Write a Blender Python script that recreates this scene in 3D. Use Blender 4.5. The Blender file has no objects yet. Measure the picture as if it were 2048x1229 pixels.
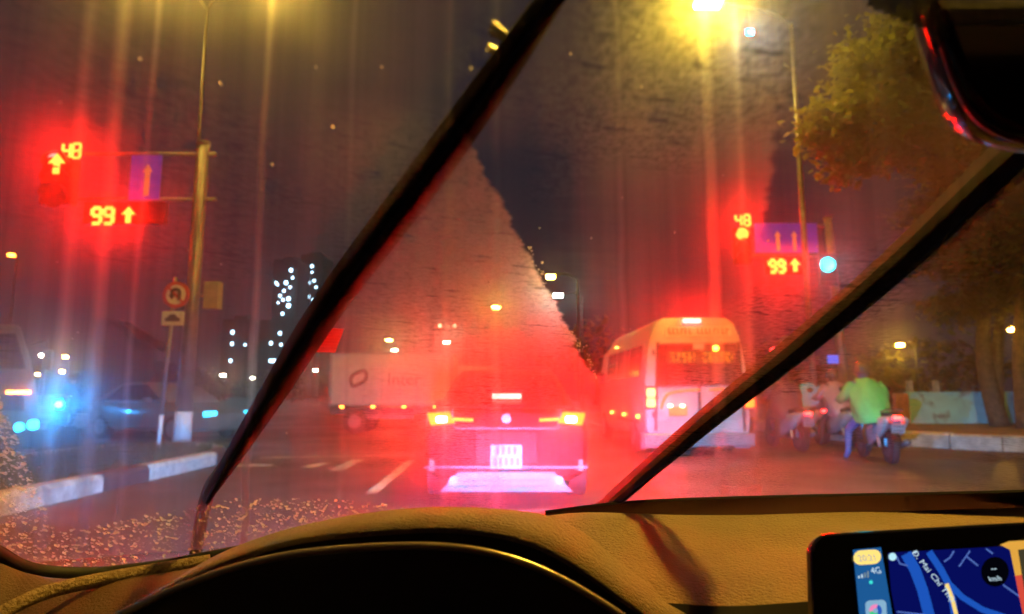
import bpy, bmesh, math, random
from mathutils import Vector, Matrix
random.seed(7)
sc = bpy.context.scene
PI = math.pi
R = math.radians

# ------------------------------------------------------------------ camera
F, HEYE = 1300.0, 1.16                      # focal length in photo pixels, eye height
PITCH = math.atan(174 / F)
cd = bpy.data.cameras.new('camera'); cam = bpy.data.objects.new('camera', cd)
sc.collection.objects.link(cam); sc.camera = cam
cd.sensor_width = 36; cd.lens = F / 2048 * 36; cd.clip_start = .02; cd.clip_end = 3000
cam.location = (0, 0, HEYE); cam.rotation_euler = (PI / 2 + PITCH, 0, 0)
cd.dof.use_dof = True; cd.dof.focus_distance = 1.0; cd.dof.aperture_fstop = 4.4

# ------------------------------------------------------------------ night sky over a city
world = bpy.data.worlds.new('World'); sc.world = world; world.use_nodes = True
wn = world.node_tree; wn.nodes.clear()
wo = wn.nodes.new('ShaderNodeOutputWorld'); bg = wn.nodes.new('ShaderNodeBackground')
sky = wn.nodes.new('ShaderNodeTexSky'); sky.sky_type = 'NISHITA'; sky.sun_disc = False
sky.sun_elevation = R(-4); sky.sun_rotation = R(200)
mixs = wn.nodes.new('ShaderNodeVectorMath'); mixs.operation = 'MULTIPLY_ADD'
mixs.inputs[1].default_value = (.05, .05, .05)
mixs.inputs[2].default_value = (.019, .0150, .021)     # city glow on low cloud
wn.links.new(sky.outputs[0], mixs.inputs[0]); wn.links.new(mixs.outputs[0], bg.inputs[0])
bg.inputs[1].default_value = 1.0
wn.links.new(bg.outputs[0], wo.inputs[0])

# ------------------------------------------------------------------ exposure and renderer
vs = sc.view_settings
vs.view_transform = 'Standard'; vs.look = 'None'; vs.exposure = 0; vs.gamma = 1; vs.use_curve_mapping = False
cy = sc.cycles
cy.use_denoising = True
cy.max_bounces = 6; cy.diffuse_bounces = 2; cy.glossy_bounces = 3; cy.transmission_bounces = 6
cy.volume_bounces = 1; cy.transparent_max_bounces = 12
cy.caustics_reflective = False; cy.caustics_refractive = False
cy.sample_clamp_indirect = 6.0; cy.volume_step_rate = 8; cy.volume_max_steps = 8
cy.use_adaptive_sampling = True; cy.adaptive_threshold = .03; cy.adaptive_min_samples = 16

# ------------------------------------------------------------------ photo pixel -> place
CP, SP = math.cos(PITCH), math.sin(PITCH)
EYE = Vector((0, 0, HEYE))
def ray(px, py):
    x = (px - 1024) / F; y = (614.5 - py) / F
    return Vector((x, CP - y * SP, SP + y * CP))
def at(px, py, Y):
    d = ray(px, py); return EYE + d * (Y / d.y)
def ground(px, py, z=0.0):
    d = ray(px, py); return EYE + d * ((z - HEYE) / d.z)

# ------------------------------------------------------------------ materials
class S:
    """a socket of a node tree with arithmetic"""
    def __init__(s, nt, sock): s.nt, s.s = nt, sock
    def _m(s, op, *others):
        n = s.nt.nodes.new('ShaderNodeMath'); n.operation = op
        for i, o in enumerate((s,) + others):
            if isinstance(o, S): s.nt.links.new(o.s, n.inputs[i])
            else: n.inputs[i].default_value = o
        return S(s.nt, n.outputs[0])
    def __add__(s, o): return s._m('ADD', o)
    __radd__ = __add__
    def __mul__(s, o): return s._m('MULTIPLY', o)
    __rmul__ = __mul__
    def __sub__(s, o): return s._m('SUBTRACT', o)
    def __rsub__(s, o): return (s * -1.0) + o
    def __truediv__(s, o): return s._m('DIVIDE', o)
    def step(s, a, b, lo=0.0, hi=1.0):
        n = s.nt.nodes.new('ShaderNodeMapRange'); n.interpolation_type = 'SMOOTHSTEP'
        s.nt.links.new(s.s, n.inputs[0])
        n.inputs[1].default_value, n.inputs[2].default_value = a, b
        n.inputs[3].default_value, n.inputs[4].default_value = lo, hi
        return S(s.nt, n.outputs[0])
def combine(nt, x, y, z):
    n = nt.nodes.new('ShaderNodeCombineXYZ')
    for i, o in enumerate((x, y, z)):
        if isinstance(o, S): nt.links.new(o.s, n.inputs[i])
        else: n.inputs[i].default_value = o
    return n.outputs[0]
def noise(nt, vec, scale, detail=3, rough=.55, dims='3D'):
    n = nt.nodes.new('ShaderNodeTexNoise'); n.noise_dimensions = dims; n.inputs['Scale'].default_value = scale
    n.inputs['Detail'].default_value = detail; n.inputs['Roughness'].default_value = rough
    if vec is not None: nt.links.new(vec, n.inputs['Vector'])
    return S(nt, n.outputs[0])
def mat(name, col, rough=.5, metal=0, vary=.25, nscale=6, bump=0, bscale=60, coat=0, spec=.5, rvary=0, emit=None):
    m = bpy.data.materials.new(name); m.use_nodes = True; nt = m.node_tree
    b = nt.nodes['Principled BSDF']
    tc = nt.nodes.new('ShaderNodeTexCoord')
    n = noise(nt, tc.outputs['Object'], nscale, 5)
    mx = nt.nodes.new('ShaderNodeMix'); mx.data_type = 'RGBA'
    nt.links.new(n.step(.3, .7).s, mx.inputs['Factor'])
    mx.inputs['A'].default_value = (*[c * (1 - vary) for c in col], 1)
    mx.inputs['B'].default_value = (*[min(1, c * (1 + vary)) for c in col], 1)
    nt.links.new(mx.outputs['Result'], b.inputs['Base Color'])
    b.inputs['Roughness'].default_value = rough; b.inputs['Metallic'].default_value = metal
    b.inputs['Coat Weight'].default_value = coat; b.inputs['Specular IOR Level'].default_value = spec
    if rvary:
        nt.links.new(noise(nt, tc.outputs['Object'], nscale * .6, 4).step(.35, .65, max(.03, rough - rvary), min(1, rough + rvary)).s, b.inputs['Roughness'])
    if bump:
        bp = nt.nodes.new('ShaderNodeBump'); bp.inputs['Strength'].default_value = bump; bp.inputs['Distance'].default_value = .01
        nt.links.new(noise(nt, tc.outputs['Object'], bscale, 4).s, bp.inputs['Height']); nt.links.new(bp.outputs[0], b.inputs['Normal'])
    if emit:
        b.inputs['Emission Color'].default_value = (*emit[0], 1); b.inputs['Emission Strength'].default_value = emit[1]
    return m
def glow(name, col, strength):
    m = bpy.data.materials.new(name); m.use_nodes = True; nt = m.node_tree; nt.nodes.clear()
    e = nt.nodes.new('ShaderNodeEmission'); o = nt.nodes.new('ShaderNodeOutputMaterial')
    e.inputs[0].default_value = (*col, 1); e.inputs[1].default_value = strength
    nt.links.new(e.outputs[0], o.inputs[0]); return m
def glass_mat(name, rough=0.0, ior=1.33, col=(1, 1, 1)):
    m = bpy.data.materials.new(name); m.use_nodes = True; nt = m.node_tree; nt.nodes.clear()
    g = nt.nodes.new('ShaderNodeBsdfGlass'); o = nt.nodes.new('ShaderNodeOutputMaterial')
    g.inputs['Roughness'].default_value = rough; g.inputs['IOR'].default_value = ior; g.inputs['Color'].default_value = (*col, 1)
    nt.links.new(g.outputs[0], o.inputs[0]); return m
SODIUM = (1, .60, .07); COOL = (.62, .85, 1); REDC = (1, .018, .0010)
M = dict(
    black=mat('black_plastic', (.006, .006, .007), .35, vary=.3),
    gloss=mat('gloss_black', (.004, .004, .005), .12, coat=.3, vary=.1),
    rubber=mat('rubber', (.006, .004, .004), .7, vary=.3),
    tyre=mat('tyre', (.014, .014, .015), .75, vary=.3),
    steel=mat('galvanised_steel', (.20, .20, .21), .45, .5, .25, 4),
    silver=mat('silver_plastic', (.26, .27, .29), .35, .3, .15),
    sleeve=mat('reflective_sheet', (.8, .85, .9), .35, vary=.05), darksteel=mat('dark_steel', (.09, .09, .095), .5, .4),
    white=mat('white_paint', (.48, .48, .48), .35, coat=.4, vary=.07, nscale=3),
    truckwhite=mat('box_white', (.46, .46, .43), .5, vary=.12, nscale=2),
    carred=mat('dark_red_paint', (.11, .003, .003), .5, 0, .1, spec=.12),
    carwhite=mat('white_car_paint', (.16, .16, .16), .3, coat=.6, vary=.05),
    glass=mat('dark_window', (.012, .012, .014), .08, vary=.1),
    asphalt=None,
    kerbw=mat('kerb_white', (.55, .54, .50), .6, vary=.3, nscale=9, bump=.3),
    kerbd=mat('kerb_dark', (.10, .045, .045), .6, vary=.35, nscale=9, bump=.3),
    kerbg=mat('kerb_grey', (.33, .31, .27), .7, vary=.3, nscale=6, bump=.4),
    soil=mat('soil', (.075, .055, .035), .9, vary=.5, nscale=3, bump=.6, bscale=20),
    pave=mat('pavement', (.16, .13, .10), .8, vary=.35, nscale=2, bump=.3),
    lanewhite=mat('road_paint', (.55, .55, .52), .5, vary=.45, nscale=5),
    bark=mat('bark', (.10, .075, .05), .9, vary=.5, nscale=8, bump=.8, bscale=18),
    leaf=mat('leaf', (.11, .12, .022), .45, vary=.55, nscale=1.2),
    leafdark=mat('leaf_dark', (.08, .09, .02), .5, vary=.5, nscale=1.2),
    grass=mat('grass', (.05, .075, .02), .7, vary=.5, nscale=2),
    signblue=mat('sign_blue', (.08, .06, .85), .4, vary=.1, emit=((.10, .03, .60), .22)),  # faint violet emission added, sodium light alone leaves the blue face dark
    signwhite=mat('sign_white', (.72, .72, .68), .45, vary=.06),
    signred=mat('sign_red', (.55, .05, .02), .45, vary=.1),
    signblack=mat('sign_black', (.02, .02, .02), .5),
    greybox=mat('cabinet', (.30, .26, .17), .6, vary=.15),
    mint=None,
    brickorange=mat('orange_plaster', (.42, .18, .10), .8, vary=.3),
    leather=mat('tan_leather', (.30, .20, .105), .5, vary=.12, nscale=9, bump=1.0, bscale=210, spec=.5),
    leather2=mat('brown_leather', (.12, .062, .035), .5, vary=.15, nscale=9, bump=.5, bscale=330),
    darktrim=mat('dark_trim', (.012, .008, .009), .5, vary=.2),
    rim=mat('rim_trim', (.42, .34, .22), .28, .6, .05),
    bonnet=mat('bonnet_paint', (.22, .045, .05), .3, .3, .1, coat=.6),
    skin=mat('skin', (.32, .19, .13), .6, vary=.08),
    greencoat=mat('green_raincoat', (.07, .46, .11), .65, vary=.15, nscale=5),
    pinkcoat=mat('pink_raincoat', (.36, .19, .20), .45, vary=.2, nscale=5),
    bluecoat=mat('pale_blue_raincoat', (.05, .48, .85), .35, vary=.12, nscale=5),
    jeans=mat('jeans', (.05, .09, .24), .8, vary=.2),
    dark=mat('dark_cloth', (.035, .022, .025), .85, vary=.3),
    helmet=mat('helmet', (.10, .055, .045), .25, coat=.5, vary=.1),
    plate=mat('number_plate', (.30, .31, .32), .4, vary=.05),
    plateyellow=mat('yellow_plate', (.65, .42, .06), .4, vary=.05),
    scooter=mat('scooter_body', (.035, .03, .032), .3, coat=.5, vary=.2),
    scootergrey=mat('scooter_grey', (.30, .29, .28), .3, coat=.5, vary=.15),
    facade=mat('facade', (.09, .08, .085), .8, vary=.2, nscale=.1),
    machine=mat('machine_paint', (.05, .016, .018), .6, vary=.3),
    beige=mat('beige_paint', (.16, .14, .10), .4, vary=.12),
    sodium=glow('sodium_lamp', SODIUM, 560), sodiumhalf=glow('sodium_lamp_aged', SODIUM, 180), sodiumnear=glow('sodium_lamp_bright', SODIUM, 2500), sodiumfar=glow('sodium_lamp_far', SODIUM, 190),
    coollamp=glow('cool_lamp', COOL, 420), warmwhite=glow('warm_white_lamp', (1, .88, .55), 150),
    blueled=glow('blue_white_lamp', (.0015, .34, 1), 1000),
    brake=glow('brake_lamp', (1, .0070, .0003), 160), brakecore=glow('brake_lamp_core', (1, .0026, .0030), 4600),
    highbrake=glow('high_brake', (1, .0035, .0028), 650), barlamp=glow('light_bar', (1, .007, .0008), 220), led=glow('red_led', (1, .0052, .0006), 270),
    ledoff=mat('led_off', (.02, .004, .004), .4), greenled=glow('green_led', (.001, .55, .72), 22),
    winlit=glow('lit_window', (.45, .75, 1), 14), winwarm=glow('lit_window_warm', (1, .7, .35), 9),
    cyanlamp=glow('cyan_lamp', (.03, .6, 1), 9), orange=glow('orange_marker', (1, .30, .03), 26),
    tail=glow('tail_lamp', (1, .012, .010), 50), smallred=glow('small_red', (1, .02, .02), 22),
    dropglass=None,
)
def drop_mat():
    m = bpy.data.materials.new('water_drop'); m.use_nodes = True; nt = m.node_tree; nt.nodes.clear()
    o = nt.nodes.new('ShaderNodeOutputMaterial'); mx = nt.nodes.new('ShaderNodeMixShader'); t1 = nt.nodes.new('ShaderNodeBsdfTransparent'); t2 = nt.nodes.new('ShaderNodeBsdfTranslucent')
    t2.inputs[0].default_value = (.95, .95, .95, 1); mx.inputs[0].default_value = .42
    nt.links.new(t1.outputs[0], mx.inputs[1]); nt.links.new(t2.outputs[0], mx.inputs[2]); nt.links.new(mx.outputs[0], o.inputs[0]); return m
M['dropglass'] = drop_mat()
def asphalt():
    m = mat('wet_asphalt', (.05, .047, .045), .5, vary=.35, nscale=1.5, bump=.5, bscale=70)
    nt = m.node_tree; b = nt.nodes['Principled BSDF']
    tc = nt.nodes.new('ShaderNodeTexCoord')
    nt.links.new(noise(nt, tc.outputs['Object'], .35, 5).step(.38, .62, .3, .62).s, b.inputs['Roughness'])
    return m
M['asphalt'] = asphalt()
def mint():
    m = mat('mint_plaster', (.34, .72, .70), .8, vary=.15, nscale=1.2, bump=.3, bscale=30)
    nt = m.node_tree; b = nt.nodes['Principled BSDF']
    old = b.inputs['Base Color'].links[0].from_socket
    tc = nt.nodes.new('ShaderNodeTexCoord')
    mx = nt.nodes.new('ShaderNodeMix'); mx.data_type = 'RGBA'
    nt.links.new(noise(nt, tc.outputs['Object'], 1.6, 6, .7).step(.52, .68).s, mx.inputs['Factor'])
    nt.links.new(old, mx.inputs['A']); mx.inputs['B'].default_value = (.16, .15, .12, 1)
    nt.links.new(mx.outputs['Result'], b.inputs['Base Color']); return m
M['mint'] = mint()

# ------------------------------------------------------------------ mesh helpers
COL = sc.collection
class MB:
    def __init__(s): s.bm = bmesh.new()
    def box(s, c, d, rot=None, taper=1.0):
        c = Vector(c); vs = []
        for z in (-.5, .5):
            k = taper if z > 0 else 1
            for x, y in ((-.5, -.5), (.5, -.5), (.5, .5), (-.5, .5)):
                p = Vector((x * d[0] * k, y * d[1] * k, z * d[2]))
                if rot is not None: p = rot @ p
                vs.append(s.bm.verts.new(c + p))
        for f in ((3, 2, 1, 0), (4, 5, 6, 7), (0, 1, 5, 4), (1, 2, 6, 5), (2, 3, 7, 6), (3, 0, 4, 7)):
            s.bm.faces.new([vs[i] for i in f])
        return s
    def tube(s, pts, r, n=10, cap=True, flat=1.0):
        pts = [Vector(p) for p in pts]; rs = r if isinstance(r, (list, tuple)) else [r] * len(pts)
        rings = []; up0 = None
        for i, p in enumerate(pts):
            t = (pts[min(i + 1, len(pts) - 1)] - pts[max(i - 1, 0)]).normalized()
            if up0 is None: up0 = Vector((0, 0, 1)) if abs(t.z) < .9 else Vector((0, 1, 0))
            a = t.cross(up0).normalized(); b = a.cross(t).normalized(); up0 = b
            rings.append([s.bm.verts.new(p + (a * math.cos(2 * PI * k / n) + b * flat * math.sin(2 * PI * k / n)) * rs[i]) for k in range(n)])
        for A, B in zip(rings, rings[1:]):
            for k in range(n): s.bm.faces.new((A[k], A[(k + 1) % n], B[(k + 1) % n], B[k]))
        if cap: s.bm.faces.new(rings[0][::-1]); s.bm.faces.new(rings[-1])
        return s
    def loft(s, rings, cap=True, closed=True):
        R_ = [[s.bm.verts.new(p) for p in r] for r in rings]; n = len(R_[0])
        for A, B in zip(R_, R_[1:]):
            for k in range(n if closed else n - 1): s.bm.faces.new((A[k], A[(k + 1) % n], B[(k + 1) % n], B[k]))
        if cap and closed: s.bm.faces.new(R_[0][::-1]); s.bm.faces.new(R_[-1])
        return s
    def prism(s, pts, off):
        """polygon pts extruded by the vector off"""
        off = Vector(off); a = [s.bm.verts.new(p) for p in pts]; b = [s.bm.verts.new(Vector(p) + off) for p in pts]; n = len(a)
        s.bm.faces.new(a[::-1]); s.bm.faces.new(b)
        for k in range(n): s.bm.faces.new((a[k], a[(k + 1) % n], b[(k + 1) % n], b[k]))
        return s
    def disc(s, c, r, depth, axis='y', n=20, sx=1.0):
        c = Vector(c); pts = []
        for k in range(n):
            a = 2 * PI * k / n; ca, sa = math.cos(a) * r * sx, math.sin(a) * r
            pts.append(c + (Vector((ca, 0, sa)) if axis == 'y' else Vector((0, ca, sa)) if axis == 'x' else Vector((ca, sa, 0))))
        off = {'y': (0, depth, 0), 'x': (depth, 0, 0), 'z': (0, 0, depth)}[axis]
        return s.prism(pts, off)
    def ball(s, c, r, seg=12, squash=(1, 1, 1)):
        mt = Matrix.Translation(c) @ Matrix.Diagonal((r * squash[0], r * squash[1], r * squash[2], 1))
        bmesh.ops.create_uvsphere(s.bm, u_segments=seg, v_segments=max(6, seg * 2 // 3), radius=1, matrix=mt); return s
    def build(s, name, m, parent=None, smooth=False, bevel=0, sub=0, thick=0):
        bmesh.ops.recalc_face_normals(s.bm, faces=s.bm.faces)
        me = bpy.data.meshes.new(name); s.bm.to_mesh(me); s.bm.free()
        o = bpy.data.objects.new(name, me); COL.objects.link(o)
        me.materials.append(M[m] if isinstance(m, str) else m)
        if smooth: me.polygons.foreach_set('use_smooth', [True] * len(me.polygons))
        if parent is not None: o.parent = parent
        if thick: q = o.modifiers.new('s', 'SOLIDIFY'); q.thickness = thick; q.offset = 0
        if bevel: q = o.modifiers.new('b', 'BEVEL'); q.width = bevel; q.segments = 2; q.limit_method = 'ANGLE'
        if sub: q = o.modifiers.new('u', 'SUBSURF'); q.levels = sub; q.render_levels = sub
        return o
def tag(o, label=None, cat=None, group=None, kind=None):
    for k, v in (('label', label), ('category', cat), ('group', group), ('kind', kind)):
        if v: o[k] = v
    return o
def thing(name, label, cat, loc=(0, 0, 0), rz=0, group=None):
    o = bpy.data.objects.new(name, None); COL.objects.link(o); o.location = loc; o.rotation_euler = (0, 0, rz)
    return tag(o, label, cat, group)
def copy_tree(o, parent=None):
    c = o.copy(); COL.objects.link(c); c.parent = parent
    for ch in list(o.children): copy_tree(ch, c)
    return c
def cr(pts, n=8):
    """Catmull-Rom through points"""
    P = [Vector(p) for p in pts]; P = [P[0] * 2 - P[1]] + P + [P[-1] * 2 - P[-2]]; out = []
    for i in range(1, len(P) - 2):
        for k in range(n):
            t = k / n; a, b, c, d = P[i - 1:i + 3]
            out.append(.5 * ((2 * b) + (c - a) * t + (2 * a - 5 * b + 4 * c - d) * t * t + (3 * b - a - 3 * c + d) * t ** 3))
    return out + [P[-2]]
def text(body, size, name, m, parent, mtx, extrude=.0005, align='CENTER', bold=0):
    cu = bpy.data.curves.new(name, 'FONT'); cu.body = body; cu.size = size; cu.align_x = align; cu.align_y = 'CENTER'
    cu.extrude = extrude; cu.offset = bold; cu.resolution_u = 3
    tmp = bpy.data.objects.new(name + '_tmp', cu); COL.objects.link(tmp)
    dg = bpy.context.evaluated_depsgraph_get(); me = bpy.data.meshes.new_from_object(tmp.evaluated_get(dg))
    bpy.data.objects.remove(tmp); bpy.data.curves.remove(cu)
    o = bpy.data.objects.new(name, me); COL.objects.link(o); me.materials.clear(); me.materials.append(M[m] if isinstance(m, str) else m)
    o.parent = parent; o.matrix_local = mtx; return o
def wb(mb, name, m, root, **k):
    """build from world coordinates under an unrotated thing"""
    o = mb.build(name, m, root, **k); o.location = -Vector(root.location); return o
def wtext(body, size, name, m, root, pos, **k):
    return text(body, size, name, m, root, Matrix.Translation(Vector(pos) - Vector(root.location)) @ Matrix.Rotation(PI / 2, 4, 'X'), **k)

# ================================================================== THE SETTING
b = MB(); n = 40
q = [[b.bm.verts.new((-500 + 1000 * i / n, -200 + 1400 * j / n, 0)) for j in range(n + 1)] for i in range(n + 1)]
for i in range(n):
    for j in range(n): b.bm.faces.new((q[i][j], q[i + 1][j], q[i + 1][j + 1], q[i][j + 1]))
tag(b.build('road', 'asphalt'), kind='structure')
def marking(p1, p2, w):
    a, c = Vector(p1), Vector(p2); t = (c - a).normalized(); s = Vector((-t.y, t.x, 0)) * w / 2
    o = MB(); o.bm.faces.new([o.bm.verts.new(v + Vector((0, 0, .004))) for v in (a - s, c - s, c + s, a + s)])
    return tag(o.build('lane_marking', 'lanewhite'), kind='structure')
for (x1, y1, x2, y2, w) in ((612, 936, 652, 926, .22), (672, 942, 716, 920, .22), (742, 988, 822, 922, .15), (470, 932, 545, 931, .3),
                            (520, 916, 830, 911, .2)):
    marking(ground(x1, y1), ground(x2, y2), w)
for k in range(6): marking((3.3 + k * .02, 24 + k * 9, 0), (3.3 + k * .02, 28 + k * 9, 0), .15)

# ---- the median on the left: grass bed, painted kerb stones round a blunt nose
path = [Vector((-5.0, y, 0)) for y in (1.0, 2, 3, 4, 5, 6, 7, 8, 9, 10, 11)] + [Vector((-5.15, 11.7, 0)), Vector((-5.6, 12.6, 0)), Vector((-6.2, 13.2, 0)), Vector((-6.9, 13.3, 0)), Vector((-7.5, 12.9, 0))] + [Vector((-7.8, y, 0)) for y in (12, 11, 10, 9, 8, 7, 6, 5)]
bed = MB(); bed.prism([p + Vector((.06 if p.x < -6.4 else -.06, 0, .02)) for p in path], (0, 0, .14))
median = tag(bed.build('median_strip', 'soil'), kind='structure')
pts = cr(path, 6); acc = 0; last = pts[0]; stones = [pts[0]]
for p in pts[1:]:
    acc += (p - last).length; last = p
    if acc >= .98: stones.append(p); acc = 0
for i, (a, c) in enumerate(zip(stones, stones[1:])):
    t = (c - a); ln = t.length; ang = math.atan2(t.y, t.x); rot = Matrix.Rotation(ang, 3, 'Z')
    k = MB(); pr = [(-.11, 0), (.11, 0), (.11, .16), (.07, .21), (-.09, .21), (-.11, .19)]
    mid = (a + c) / 2
    k.loft([[mid + rot @ Vector((sx * (ln / 2 - .008), -y_, z_)) for y_, z_ in pr] for sx in (-1, 1)])
    wb(k, 'kerb_stone', 'kerbw' if i % 3 != 1 else 'kerbd', median)
def blades(name, region, count, h, m, label):
    g = MB()
    for _ in range(count):
        x, y, z = region(); a = random.uniform(0, 2 * PI); hh = h * random.uniform(.5, 1.3); w = .008
        d = Vector((math.cos(a), math.sin(a), 0)); s = Vector((-d.y, d.x, 0)) * w; p = Vector((x, y, z))
        v = [g.bm.verts.new(p - s), g.bm.verts.new(p + s), g.bm.verts.new(p + d * hh * .4 + Vector((0, 0, hh)))]
        g.bm.faces.new(v)
    return tag(g.build(name, m), label, 'grass', kind='stuff')
blades('grass', lambda: (random.uniform(-7.6, -5.2), random.uniform(4.5, 12.6), .15), 7000, .16, 'grass', 'short dark grass growing on the left median')

# ---- the right-hand corner: tall kerb of pale stones, bare pavement, low mint wall
kp = [Vector(p) for p in ((30, 9.6, 0), (20, 10.4, 0), (14, 11.6, 0), (11.6, 12.6, 0), (10.3, 13.3, 0), (9.0, 14.5, 0), (8.3, 16.2, 0), (8.0, 19, 0), (7.9, 24, 0), (7.9, 34, 0), (8.2, 60, 0))]
pv = MB(); pv.prism([p + Vector((.05, .05, .01)) for p in kp] + [Vector((60, 60, .01)), Vector((60, 9.6, .01))], (0, 0, .27))
walk = tag(pv.build('pavement', 'pave'), kind='structure')
pts = cr(kp, 14); acc = 0; last = pts[0]; stones = [pts[0]]
for p in pts[1:]:
    acc += (p - last).length; last = p
    if acc >= .82: stones.append(p); acc = 0
for i, (a, c) in enumerate(zip(stones, stones[1:])):
    t = (c - a); ln = t.length; rot = Matrix.Rotation(math.atan2(t.y, t.x), 3, 'Z'); mid = (a + c) / 2
    k = MB(); j = random.uniform(-.012, .012)
    k.loft([[mid + rot @ Vector((sx * (ln / 2 - .012), y_ + j, z_ + j)) for y_, z_ in ((.02, 0), (-.0, .28), (-.06, .32), (-.3, .33), (-.3, 0))] for sx in (-1, 1)])
    wb(k, 'kerb_stone', 'kerbg', walk)

# ================================================================== STREET LAMPS AND GANTRIES
def lamp_head(root, pos, dirx, m, power, name='lamp_head', size=(.62, .26), vis=True):
    p = Vector(pos)
    h = MB(); h.loft([[p + Vector((dirx * a, y * w, z)) for y, z in ((-1, 0), (-.8, .10), (0, .15), (.8, .10), (1, 0))] for a, w in ((-.45, .10), (-.2, .17), (.25, .16), (.42, .08))])
    hd = wb(h, name, 'darksteel', root, smooth=False)
    l = MB().box(p + Vector((dirx * .03, 0, -.055)), (size[0], size[1], .10), taper=1.1)
    wb(l, 'lamp_lens', m, hd if False else root)
    return hd
def street_lamp(label, base, head, m='sodium', arms=((0, 0),), r=.09, group='street lamps', pole='steel'):
    base = Vector(base); head = Vector(head)
    t = thing('street_lamp', label, 'street lamp', base, 0, group)
    wb(MB().tube([base, base + Vector((0, 0, (head.z - base.z) * .5)), Vector((base.x, base.y, head.z - .35))], [r, r * .8, r * .55], 10), 'pole', pole, t, smooth=True)
    wb(MB().box(base + Vector((0, 0, .12)), (r * 4, r * 4, .24)), 'footing', 'darksteel', t)
    d = 1 if head.x > base.x else -1
    a = Vector((base.x, base.y, head.z - .38))
    wb(MB().tube(cr([a, a + Vector(((head.x - a.x) * .25, (head.y - a.y) * .25, .28)), a + Vector(((head.x - a.x) * .6, (head.y - a.y) * .6, .38)), head + Vector((-d * .3, 0, .06))], 5), r * .4, 8), 'arm', pole, t, smooth=True)
    lamp_head(t, head, d, m, 0)
    return t
# the big sodium lamp over the van, with a small cool floodlight under its arm
hA = at(1418, 6, 16); bA = Vector((at(1606, 440, 16.4).x, 16.4, .28))
lA = street_lamp('tall lamp post above the minibus with bright yellow head at the top edge', bA, hA, glow('sodium_lamp_corner', (1, .64, .05), 680))
fl = at(1500, 65, 16.2)
wb(MB().tube([fl + Vector((0, 0, .75)), fl + Vector((0, 0, .1))], .02, 6), 'hanger', 'darksteel', lA)
wb(MB().box(fl + Vector((0, .06, .02)), (.22, .08, .18)), 'floodlight', 'darksteel', lA)
wb(MB().box(fl + Vector((0, 0, 0)), (.17, .03, .12)), 'floodlight_lens', glow('floodlight', (.0010, .36, 1), 240), lA)
# the double-armed lamp over the median (heads above the frame)
bB = Vector((at(396, 300, 13.0).x, 13.0, .16))
h1 = at(540, -62, 12.2); lB = street_lamp('double armed lamp post rising behind the signal pole on the median', bB, h1, 'sodiumhalf', r=.05, pole='black')
h2 = at(303, -75, 12.6); lamp_head(lB, h2, -1, 'sodiumhalf', 0)
wb(MB().tube(cr([Vector((bB.x, bB.y, h1.z - .4)), Vector(((bB.x + h2.x) / 2, bB.y, h2.z - .02)), h2 + Vector((.3, 0, .06))], 5), .036, 8), 'arm', 'steel', lB, smooth=True)
# lamps of the same street further back (behind the driver) and far ahead
for k, (bx, by, hx) in enumerate(((-6.6, -15, -4.2), (9.2, -13, 6.6), (8.2, 3.0, 3.9))):
    street_lamp(('lamp post on the median behind the car', 'lamp post on the pavement behind the car', 'lamp post on the pavement beside the car')[k], (bx, by, .1), (hx, by, 9.2), 'sodiumnear' if k == 2 else 'sodium')
def far_lamp(px, py, zh, dx, m, label, s=1.0):
    d = ray(px, py); Y = (zh - HEYE) / d.z * d.y
    h = at(px, py, Y); t = thing('street_lamp', label, 'street lamp', (h.x + dx, Y, 0), 0, 'street lamps far ahead')
    bs = Vector(t.location); wb(MB().tube([bs, Vector((bs.x, Y, zh - .2)), Vector((bs.x + (h.x - bs.x) * .4, Y, zh + .12)), h + Vector((0, 0, .12))], [.1, .07, .05, .04], 8), 'pole', 'darksteel', t)
    wb(MB().box(h + Vector((0, 0, .07)), (.8 * s, .4, .1)), 'lamp_head', 'darksteel', t)
    wb(MB().box(h - Vector((0, 0, .07)), (.62 * s, .34, .18)), 'lamp_lens', m, t)
far_lamp(992, 614, 9, -1.6, 'sodiumfar', 'yellow street lamp far ahead above the brake lit car', 1.0)
far_lamp(1101, 552, 9, 1.8, 'sodiumfar', 'yellow street lamp ahead at the edge of the smeared patch', .8)
far_lamp(1116, 590, 9.5, 2.0, glow('white_street_lamp', (.75, 1, .92), 260), 'white street lamp just under the yellow one at the smear edge', 1.1)
far_lamp(893, 684, 9, -2, 'warmwhite', 'white street lamp far off above the car roof', 1.4)
far_lamp(778, 680, 9, -2, 'sodiumfar', 'yellow street lamp far off above the box truck', 1.2)
far_lamp(789, 700, 9, 2, 'warmwhite', 'small white street lamp far off touching the truck roof line', 1.3)
far_lamp(1800, 689, 5.2, 1.2, glow('yellow_lamp', (1, .55, .06), 330), 'yellow lamp beyond the mint wall', .7)
far_lamp(2026, 657, 5.0, 1.2, glow('yellow_lamp2', (1, .5, .05), 230), 'orange yellow lamp behind the tree trunks', .6)
for px, py, zh, lab in ((446, 750, 4.2, 'bright white lamp across the junction beside the signal pole'), (505, 756, 3.6, 'white lamp across the junction just before the wiper'),
                        (580, 745, 4.2, 'white lamp across the junction behind the wiper blade'), (631, 740, 4.4, 'white lamp across the junction at the truck rear')):
    far_lamp(px, py, zh, .5, glow('lamp_w', (1, .95, .66), 150 if px == 446 else 80), lab, .9 if px == 446 else .65)
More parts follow.
